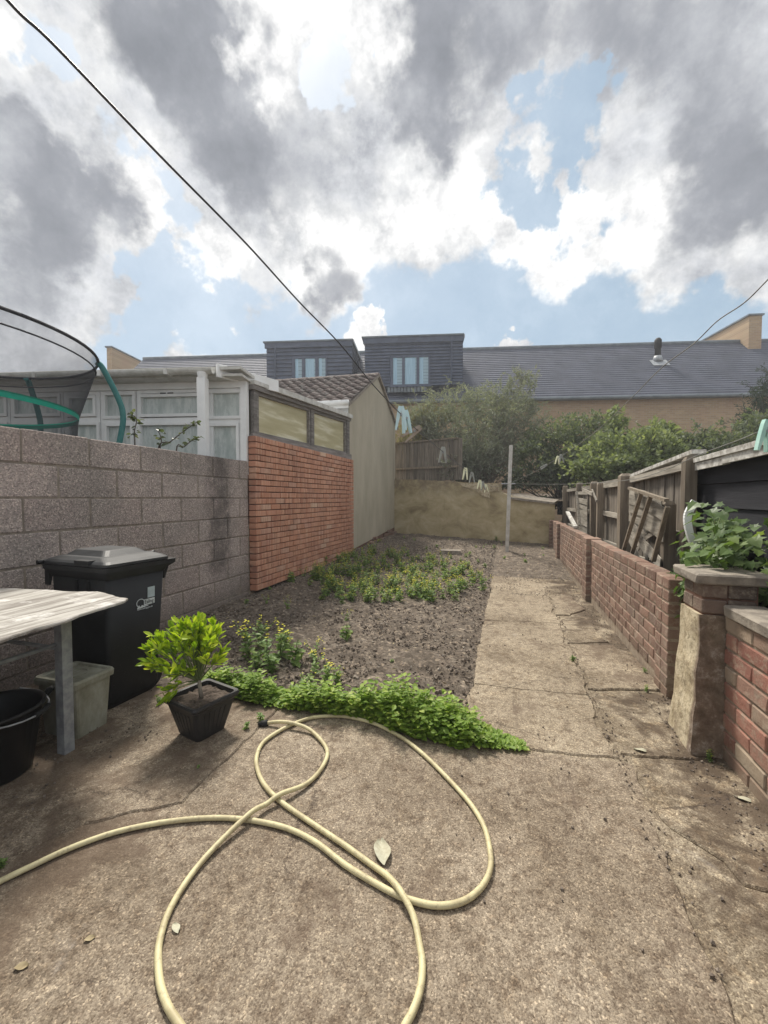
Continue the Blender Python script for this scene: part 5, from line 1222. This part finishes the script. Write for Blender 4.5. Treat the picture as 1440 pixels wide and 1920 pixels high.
scat(700, SX, -1.7, 1.0, 2.6, .004, .016, 'corner_grit', 'clod', zoff=-.008)

# ================================================================== MINT BORDER
front = [gp(396, 1270), gp(440, 1312), gp(520, 1330), gp(590, 1338), gp(682, 1350), gp(768, 1385), gp(854, 1404), gp(975, 1404)]
back = [gp(372, 1262, .10), gp(450, 1258, .10), gp(530, 1268, .11), gp(600, 1285, .13), gp(700, 1292, .14), gp(790, 1300, .14), gp(880, 1304, .14), gp(985, 1392, .04)]
st = []; N_ = 1800
for i in range(N_):
    k = rng.uniform(0, len(front)-1.0001); j = int(k); f = k-j; v_ = rng.uniform(0, 1)
    a_ = front[j].lerp(front[j+1], f); b_ = back[j].lerp(back[j+1], f); p = a_.lerp(b_, v_); edge_ = min(v_, 1-v_)*2
    h = (.05+.095*min(1, edge_*2.2))*rng.uniform(.6, 1.15)*(.65+.35*min(1, k/3.5))*(1 if k < 6.2 else max(.25, 1-(k-6.2)*1.0))
    h *= max(.3, .55+1.3*(mn.noise(Vector((p.x*5, p.y*5, 2)))+.3)); h *= rng.uniform(.7, 1.15)
    lean = Vector((rng.normal(0, .25), rng.normal(-.15 if v_ < .3 else 0, .25), 1)).normalized()
    st.append((Vector((p.x, p.y, 0)), lean, max(.02, h)))
P = []; A = []; Nn = []; S = []
for p, l, h in st:
    nl = int(3+h/.019)
    for k in range(nl):
        t_ = (k+.5)/nl; q_ = p+l*(h*t_); a_ = k*2.4+rng.uniform(0, 1); d_ = Vector((math.cos(a_), math.sin(a_), .25-.2*(1-t_)))
        P.append(q_); A.append(d_); Nn.append((rng.normal(0, .3), rng.normal(0, .3), 1)); S.append(rng.uniform(.016, .046))
P = np.array(P); A = np.array(A); Nn = np.array(Nn); S = np.array(S)
o = put('mint_border', instmesh('mint', [(*LEAF, P, A, Nn, S)]), 'mint'); tag(o, kind='stuff')
# ================================================================== WEEDS
def weed_mesh(seed, h, nl, flowers, ls=.05):
    r = random.Random(seed); stm = MB(); P = []; A = []; N2 = []; S = []; FP = []
    for s_ in range(r.randint(3, 5)):
        a_ = r.uniform(0, 6.28); ln = h*r.uniform(.65, 1.0); e = Vector((math.cos(a_)*r.uniform(.15, .6)*ln, math.sin(a_)*r.uniform(.15, .6)*ln, ln)); c_ = catmull([Vector((0, 0, 0)), e*.5+Vector((0, 0, .02)), e], 4)
        stm.tube(c_, .0022, 4)
        for k in range(nl):
            f = r.uniform(.05, .85)**1.2; q_ = c_[int(f*(len(c_)-1))]; b_ = r.uniform(0, 6.28)
            P.append(q_); A.append((math.cos(b_), math.sin(b_), r.uniform(-.2, .6))); N2.append((r.gauss(0, .4), r.gauss(0, .4), 1)); S.append(ls*r.uniform(.5, 1.15)*(1.2-f*.7))
        if flowers:
            for k in range(flowers):
                q_ = c_[-1]+Vector((r.gauss(0, .012), r.gauss(0, .012), r.uniform(-.05, .012))); FP.append(q_)
    return stm, instmesh('leaves', [(*LEAF, np.array(P), np.array(A, float), np.array(N2), np.array(S))]), FP
FLW = ([(0,.5,.1),(.5,0,.1),(0,-.5,.1),(-.5,0,.1),(0,0,-.1)], [(0,1,4),(1,2,4),(2,3,4),(3,0,4)])
kinds = []
for i, (h, nl, fl_, ls) in enumerate(((.24, 20, 7, .056), (.19, 22, 6, .054), (.28, 15, 9, .05), (.13, 18, 0, .06), (.17, 18, 3, .055))):
    stm, lm, FP = weed_mesh(i, h, nl, fl_, ls); sm_ = stm.mesh('stems'); sm_.materials.append(MT['stem']); lm.materials.append(MT['weed']); fm = None
    if FP:
        n = len(FP); fm = instmesh('flowers', [(*FLW, np.array(FP), unit(n)*.3+np.array([0, 1, 0]), np.tile([0, 0, 1.], (n, 1)), np.full(n, .015))]); fm.materials.append(MT['flower'])
    kinds.append((sm_, lm, fm))
def weed(x, y, kind, rz, s_, label, cat='weed', group=None, name='flowering_weed'):
    o = thing(name, label, cat, (x, y, ground_z(x, y)+.0), group); o.rotation_euler = (0, 0, rz); o.scale = (s_,)*3
    for nm, me in zip(('stem', 'foliage', 'flowers'), kinds[kind]):
        if me is None: continue
        c_ = bpy.data.objects.new(nm, me); COL.objects.link(c_); c_.parent = o
        if nm != 'stem': c_['kind'] = 'stuff'
rw = random.Random(11); g1 = 'yellow flowering weeds massed in the middle of the soil bed'
cnt = 0
for k in range(900):
    px = rw.uniform(545, 905); py = rw.uniform(1045, 1132)
    if py > 1108 and (px < 600 or px > 860): continue
    if (px-722)**2/185**2+(py-1088)**2/48**2 > rw.uniform(.55, 1.15): continue
    p = gp(px, py, .05)
    weed(p.x, p.y, rw.choice((0, 1, 1, 2, 4, 4)), rw.uniform(0, 6), rw.uniform(.6, 1.15), 'yellow flowering weed in the dense patch across the middle of the soil bed', group=g1); cnt += 1
    if cnt >= 240: break
for (px, py, kd, s_, lab) in ((470, 1235, 0, 1.2, 'flowering weed at the left end of the clump behind the mint'), (500, 1245, 2, 1.25, 'tall flowering weed in the clump behind the mint, with most flowers'),
    (525, 1240, 1, 1.3, 'bushy weed in the middle of the clump behind the mint'), (552, 1248, 3, 1.35, 'broad leaved weed at the right of the clump behind the mint'), (588, 1240, 2, .7, 'thin flowering weed right of the clump behind the mint'), (485, 1222, 0, 1.1, 'flowering weed at the back of the clump behind the mint, left of the tallest'), (512, 1262, 3, 1.2, 'leafy flowerless weed at the front of the clump behind the mint'), (535, 1222, 4, 1.1, 'weed at the back right of the clump behind the mint'), (478, 1255, 3, 1.0, 'low leafy weed at the front left of the clump behind the mint'), (632, 1282, 4, .8, 'weed rising at the right of the one in the mint'), (592, 1268, 2, .8, 'thin weed just behind the mint in its middle'),
    (648, 1205, 3, 1.1, 'small broad leaved weed alone on bare soil'), (650, 1170, 2, .5, 'tiny flowering weed behind the lone broad leaved weed'),
    (610, 1290, 1, .9, 'weed growing up through the back of the mint'), (575, 1295, 4, .8, 'smaller weed just left of the one in the mint'),
    (735, 1245, 3, .3, 'tiny weed on bare soil right of centre'), (540, 1150, 2, .6, 'yellow weed left of the dense patch'), (500, 1140, 2, .5, 'yellow weed nearest the orange brick wall'),
    (462, 1140, 3, .6, 'green weed at the foot of the block wall corner'), (930, 1030, 4, .9, 'bright weed at the foot of the washing line post'), (945, 1055, 3, .6, 'low weed in front of the washing line post'),
    (985, 1060, 3, .7, 'low weed right of the washing line post'), (700, 1050, 2, .7, 'flowering weed behind the dense patch on the left'), (880, 1050, 3, .8, 'weed behind the dense patch on the right'), (845, 1055, 4, .7, 'weed just in front of the grey slab'),
    (1075, 1240, 3, .42, 'flat green weed in the long crack of the path'), (1210, 1262, 3, .32, 'small weed at the foot of the brick garden wall, middle of three'), (1145, 1165, 3, .4, 'small weed at the foot of the brick garden wall, furthest of three'),
    (1212, 1296, 4, .3, 'small weed at the foot of the brick garden wall, nearest of three'), (1272, 1300, 4, .4, 'weed between the garden wall end and the pillar'), (1330, 1425, 4, .35, 'dry weed at the foot of the pillar'),
    (490, 1352, 3, .45, 'small weed by the end of the hose'), (462, 1366, 3, .35, 'trailing weed left of the hose end'), (300, 1320, 3, .4, 'sprig of weed between pot and bin'), (5, 1625, 3, .3, 'tiny weed at the left edge by the hose'), (372, 1440, 3, .15, 'speck of weed in the crack in front of the pot')):
    p = gp(px, py); weed(p.x, p.y, kd, rw.uniform(0, 6), s_, lab, name='weed')
rw2 = random.Random(5)
for k in range(44):      # thin weeds scattered along the far end and the foot of the left wall
    if k < 16: x = SX+rw2.uniform(.04, .35); y = rw2.uniform(4.3, 9.6)
    else: x = rw2.uniform(-2.6, .8); y = rw2.uniform(7.2, 10.0)
    weed(x, y, rw2.choice((3, 4)), rw2.uniform(0, 6), rw2.uniform(.3, .7), 'low weed along the left wall foot' if k < 16 else 'low weed scattered on the far soil', group='low weeds along the left wall foot' if k < 16 else 'low weeds scattered on the far soil', name='weed')

# ================================================================== SHRUBS AND TREES BEHIND
def foliage(blobs_, n, size, tmpl, up=.2, thr=-.15):
    vol = np.array([b[3]*b[4]*b[5] for b in blobs_])**(2/3); vol = vol/vol.sum(); idx = rng.choice(len(blobs_), n, p=vol); B = np.array(blobs_)[idx]
    u = unit(n); r = rng.uniform(0, 1, n)**(1/2.2)*1.08; P = B[:, :3]+u*B[:, 3:6]*r[:, None]
    keep = np.array([mn.noise(Vector(p)*2.3)+.7*mn.noise(Vector(p)*6) > thr+.55*max(0, q-.6) for p, q in zip(P, r)]); P = P[keep]; u = u[keep]; n = len(P)
    A = unit(n)+u*.5+np.array([0, 0, up]); Nn = unit(n)+np.array([0, 0, .8]); S = size*rng.uniform(.6, 1.25, n)
    return (*tmpl, P, A, Nn, S)
def blob(px, py, Z, rx, rz, ry=None):
    c = pt(px, py, Z); return (c.x, c.y, c.z, rx, ry or rx, rz)
def shrub(name, label, cat, base, bl, n, size, tmpl, m, stems, sm='twig', sr=.012, spray=0, nm='foliage', thr=-.15, reach=1.12, lps=16):
    o = thing(name, label, cat, tuple(base)); mb = MB(); r = random.Random(len(label)); LP = []; LA = []
    for k in range(stems):
        b_ = bl[r.randrange(len(bl))]; v_ = Vector((r.gauss(0, 1), r.gauss(0, 1), abs(r.gauss(.3, .8)))).normalized()*r.uniform(.8, reach)
        tgt = Vector(b_[:3])+Vector((v_.x*b_[3], v_.y*b_[4], v_.z*b_[5])); s0 = Vector(base)+Vector((r.gauss(0, .18), r.gauss(0, .15), -.2))
        mid_ = s0.lerp(tgt, .5)+Vector((r.gauss(0, .15), r.gauss(0, .12), r.uniform(0, .15))); c_ = catmull([s0, mid_, tgt], 5); mb.tube(c_, [sr*(1-.85*i/(len(c_)-1)) for i in range(len(c_))], 5)
        twigs = [c_[6:]]
        for q_ in range(spray):
            i_ = r.randrange(4, len(c_)); e = c_[i_]+Vector((r.gauss(0, .22), r.gauss(0, .22), r.gauss(.16, .16))); tw_ = [c_[i_], c_[i_].lerp(e, .5)+Vector((0, 0, .03)), e]; mb.tube(tw_, [sr*.35, sr*.25, sr*.1], 4); twigs.append(tw_)
        for tw_ in twigs:
            for q_ in range(lps):
                f = r.uniform(.1, 1)*(len(tw_)-1); i_ = min(len(tw_)-2, int(f)); p = tw_[i_].lerp(tw_[i_+1], f-i_); LP.append(tuple(p+Vector((r.gauss(0, .015), r.gauss(0, .015), r.gauss(0, .015)))))
                d_ = (tw_[-1]-tw_[0]).normalized()+Vector((r.gauss(0, .7), r.gauss(0, .7), r.gauss(0, .5))); LA.append(tuple(d_))
    n2 = len(LP); sets = [foliage(bl, n, size, tmpl, thr=thr), (*tmpl, np.array(LP), np.array(LA), unit(n2)+np.array([0, 0, .8]), size*rng.uniform(.6, 1.2, n2))]
    put(nm, instmesh(nm, sets), m, o)['kind'] = 'stuff'
    st_ = mb.build('stems', sm, o, True); st_['kind'] = 'stuff'; return o
shrub('grey_shrub', 'big twiggy grey green shrub with pale bare stems, behind the ochre wall', 'shrub', pt(895, 915, 11.6),
      [blob(870, 790, 12.2, 1.2, .9), blob(810, 800, 12.2, .8, .75), blob(950, 780, 12.2, .9, .85), blob(840, 750, 12.4, .7, .35), blob(920, 745, 12.4, .7, .4), blob(985, 720, 12.4, .3, .35), blob(990, 830, 12, .6, .6), blob(850, 850, 12, .9, .45), blob(1000, 775, 12.2, .4, .5), blob(930, 870, 11.8, .9, .35), blob(780, 790, 12.3, .4, .5), blob(875, 862, 11.05, .45, .42, .25), blob(850, 885, 11.05, .35, .22, .2), blob(905, 850, 11.1, .5, .5, .3)],
      48000, .10, NARROW, 'bushgrey', 170, spray=7, sr=.012, thr=.0, reach=1.3)
shrub('straw_shrub', 'straggly yellowish shrub beside the outbuilding above the timber fence', 'shrub', pt(790, 880, 12.1),
      [blob(785, 800, 12.5, .5, .5), blob(815, 785, 12.5, .4, .5), blob(770, 835, 12.3, .35, .3)], 3000, .09, NARROW, 'yellowing', 40, spray=5, reach=1.25)
shrub('dark_shrub', 'dense dark green shrub just right of the washing line post', 'shrub', pt(1060, 940, 10.8),
      [blob(1050, 825, 11, .85, .65), blob(1010, 850, 11, .6, .45), blob(1100, 845, 10.8, .7, .5), blob(1060, 870, 10.6, .6, .35), blob(1120, 800, 11.2, .6, .4), blob(1010, 885, 10.8, .6, .4), blob(1080, 890, 10.6, .7, .4), blob(970, 900, 11, .5, .3)],
      22000, .09, SMALL, 'bushdark', 60, 'bark', .016, 4, thr=-.1, lps=12)
shrub('elder_bush', 'lighter green leafy bush rising above the fence posts', 'shrub', pt(1150, 930, 8.6),
      [blob(1150, 845, 8.8, .6, .38), blob(1200, 835, 9, .65, .36), blob(1140, 875, 8.4, .45, .25), blob(1240, 855, 8.6, .45, .3), blob(1100, 880, 8.4, .3, .18), blob(1155, 795, 9.4, .22, .36), blob(1190, 868, 8.2, .4, .2), blob(1240, 810, 9.5, .3, .2)],
      15000, .095, SMALL, 'bushmid', 55, 'bark', .012, 4, thr=-.1, lps=12)
shrub('far_hedge', 'low dark hedge in front of the brick house, above the shed', 'hedge', pt(1330, 900, 9.5),
      [blob(1300, 850, 9.8, .7, .35), blob(1360, 835, 9.8, .7, .38), blob(1420, 815, 9.6, .6, .5), blob(1290, 825, 10, .5, .2), blob(1480, 800, 9.8, .7, .5), blob(1260, 870, 9.2, .5, .3)],
      19000, .09, SMALL, 'bushdark', 50, 'bark', .014, 4, thr=-.1, lps=12)
shrub('dark_tree', 'dark feathery tree cut off by the right edge of the photograph', 'tree', pt(1450, 900, 11),
      [blob(1425, 775, 11, .35, .75), blob(1450, 740, 11, .4, .9), blob(1405, 800, 11, .35, .4), blob(1490, 740, 11, .5, 1.1)], 9000, .09, NARROW, 'conifer', 60, 'bark', .018, 5, 'crown')
# trunks seen against the back fence
for (px, Z, w_, lab) in ((1050, 10.9, .07, 'thick dark trunk left of the fence end, behind the ochre wall coping'),):
    a_ = pt(px, 965, Z); mb = MB(); mb.tube([a_, pt(px+2, 920, Z), pt(px+8, 870, Z)], [w_, w_*.9, w_*.7], 8); single('tree_trunk', mb, 'bark', lab, 'trunk', a_, smooth=True)
# sycamore bush behind the pillar
MAP = []; pts_ = [(0, 0), (.18, .05), (.42, -.08), (.36, .2), (.62, .42), (.33, .45), (.3, .6), (0, 1.0), (-.3, .6), (-.33, .45), (-.62, .42), (-.36, .2), (-.42, -.08), (-.18, .05)]
mp = MB(); mp.add([(x, y, .12*abs(x)-.12*y*y) for x, y in pts_]+[(0, .4, -.02)], [(i, (i+1) % 14, 14) for i in range(14)]); mpm = mp.mesh('leaf'); mpm.materials.append(MT['maple_o'])
sy = thing('sycamore_bush', 'green lobed leaf sycamore sapling growing between the shed and the pillar', 'bush', (1.22, 2.75, .1))
rs_ = random.Random(21); stm = MB(); sy_l = []; s0 = Vector((1.18, 2.75, .05))
for k in range(46):
    px = rs_.uniform(1285, 1470); py = rs_.uniform(925, 1085)
    if px < 1300 and py < 1000: px += 25
    Z = rs_.uniform(1.95, 2.7)
    tgt = pt(px, py, Z)
    if tgt.x > 1.33: tgt.x = 1.33-rs_.uniform(0, .1)
    if tgt.x < 1.0: tgt.x = 1.02
    mid_ = s0.lerp(tgt, .55)+Vector((rs_.gauss(0, .03), rs_.gauss(0, .05), .05)); c_ = catmull([s0, mid_, tgt], 4); tgt = tgt; stm.tube(c_[:-1], [.005-.0035*i/(len(c_)-1) for i in range(len(c_)-1)], 5)
    for q_ in range(30):
        f = rs_.uniform(.5, 1.0); p = c_[int(f*(len(c_)-1))]+Vector((rs_.gauss(0, .03), rs_.gauss(0, .04), rs_.gauss(0, .025))); p.x = min(p.x, 1.33)
        a_ = rs_.uniform(0, 6.28); d_ = Vector((math.cos(a_)*.8-.6, math.sin(a_)*.8-.5, rs_.uniform(-1.1, -.1))); e_ = d_.to_track_quat('Y', 'Z').to_matrix() @ Matrix.Rotation(rs_.uniform(-.6, .6), 3, 'Y')
        p += Vector((rs_.gauss(0, .03), rs_.gauss(0, .05), rs_.gauss(0, .03))); p.x = min(p.x, 1.335); sy_l.append((p, e_, rs_.uniform(.04, .078)))
stm.build('stems', 'stem', sy, True)
sy_l.sort(key=lambda l: (l[0]-EYE).length)
for p, e_, z_ in sy_l[:300]: put('leaf', mpm, None, sy, p, tuple(e_.to_euler()), (z_,)*3)
mb = MB()
for p, e_, z_ in sy_l[300:]:
    Mx = Matrix.Translation(p) @ e_.to_4x4() @ Matrix.Scale(z_, 4); mb.add([Mx @ v.co for v in mpm.vertices], [tuple(f.vertices) for f in mpm.polygons])
mb.build('foliage', leafmat('sycamore foliage', (.07, .12, .04), (.14, .21, .07), (.22, .29, .11), .35, .5, 8), sy)['kind'] = 'stuff'
# white plastic gutter offcut in the sapling
P = [pt(1303, 940, 2.6), pt(1289, 968, 2.6), pt(1294, 1003, 2.58), pt(1308, 1035, 2.56), pt(1318, 1062, 2.54)]
mb = MB(); c_ = catmull(P, 6); 
for i in range(len(c_)-1): mb.bar(c_[i], c_[i+1]+(c_[i+1]-c_[i])*.03, .014, .045, side=tuple(RT))
single('plastic_strip', mb, 'upvc', 'curved white plastic strip standing among the sycamore leaves', 'plastic strip', P[-1])
# rose shoots behind the block wall
def shoot(pxs, label, nl=26, seed=1):
    Z = 4.0; r = random.Random(seed); P = [pt(x, y, Z) for x, y in pxs]; o = thing('rose_shoot', label, 'plant', tuple(P[0]+Vector((0, 0, -1.0))))
    c_ = catmull([P[0]+Vector((0, 0, -.9))]+P, 5); mb = MB(); mb.tube(c_, [.008-.005*i/(len(c_)-1) for i in range(len(c_))], 6); mb.build('stem', 'bark', o, True)
    Pp = []; A = []; S = []
    for k in range(nl):
        f = r.uniform(.45, 1); i_ = int(f*(len(c_)-1)); Pp.append(c_[i_]+Vector((r.gauss(0, .012),)*3)); a_ = r.uniform(0, 6.28); A.append((math.cos(a_), math.sin(a_)*.5, r.uniform(-.5, .5))); S.append(r.uniform(.035, .065))
    for p, a_, s_ in zip(Pp, A, S): put('leaf', roseleaf, None, o, p, tuple(orient(a_, r.uniform(-1, 1))), (s_,)*3)
roseleaf = MB().add(*LEAF).mesh('leaf'); roseleaf.materials.append(objleaf('rose leaf', (.06, .075, .05), (.10, .13, .075), (.15, .16, .09)))
shoot([(253, 838), (252, 810), (256, 785), (242, 775)], 'upright rose shoot above the block wall beside the teal pole', 34, 1)
shoot([(295, 850), (320, 828), (345, 808), (372, 790)], 'long rose shoot slanting up to the white downpipe', 30, 2)
shoot([(330, 850), (345, 838), (360, 826), (374, 820)], 'short low rose shoot near the white downpipe', 24, 3)
shoot([(300, 850), (303, 830), (300, 815), (296, 808)], 'small rose shoot between the two others above the block wall', 18, 4)

# ================================================================== HAZE
mb = MB(); mb.box(-61, 61, -41, 141, -1.5, 10.4); me = mb.mesh('haze'); hz = newmat('haze air')
nt = hz.t; nt.nodes.clear(); ou = nt.nodes.new('ShaderNodeOutputMaterial'); pv = nt.nodes.new('ShaderNodeVolumePrincipled'); pv.inputs['Color'].default_value = (.92, .95, 1, 1); pv.inputs['Density'].default_value = .0035; pv.inputs['Anisotropy'].default_value = .3
nt.links.new(pv.outputs[0], ou.inputs['Volume']); me.materials.append(hz.m); put('haze', me)['kind'] = 'stuff'
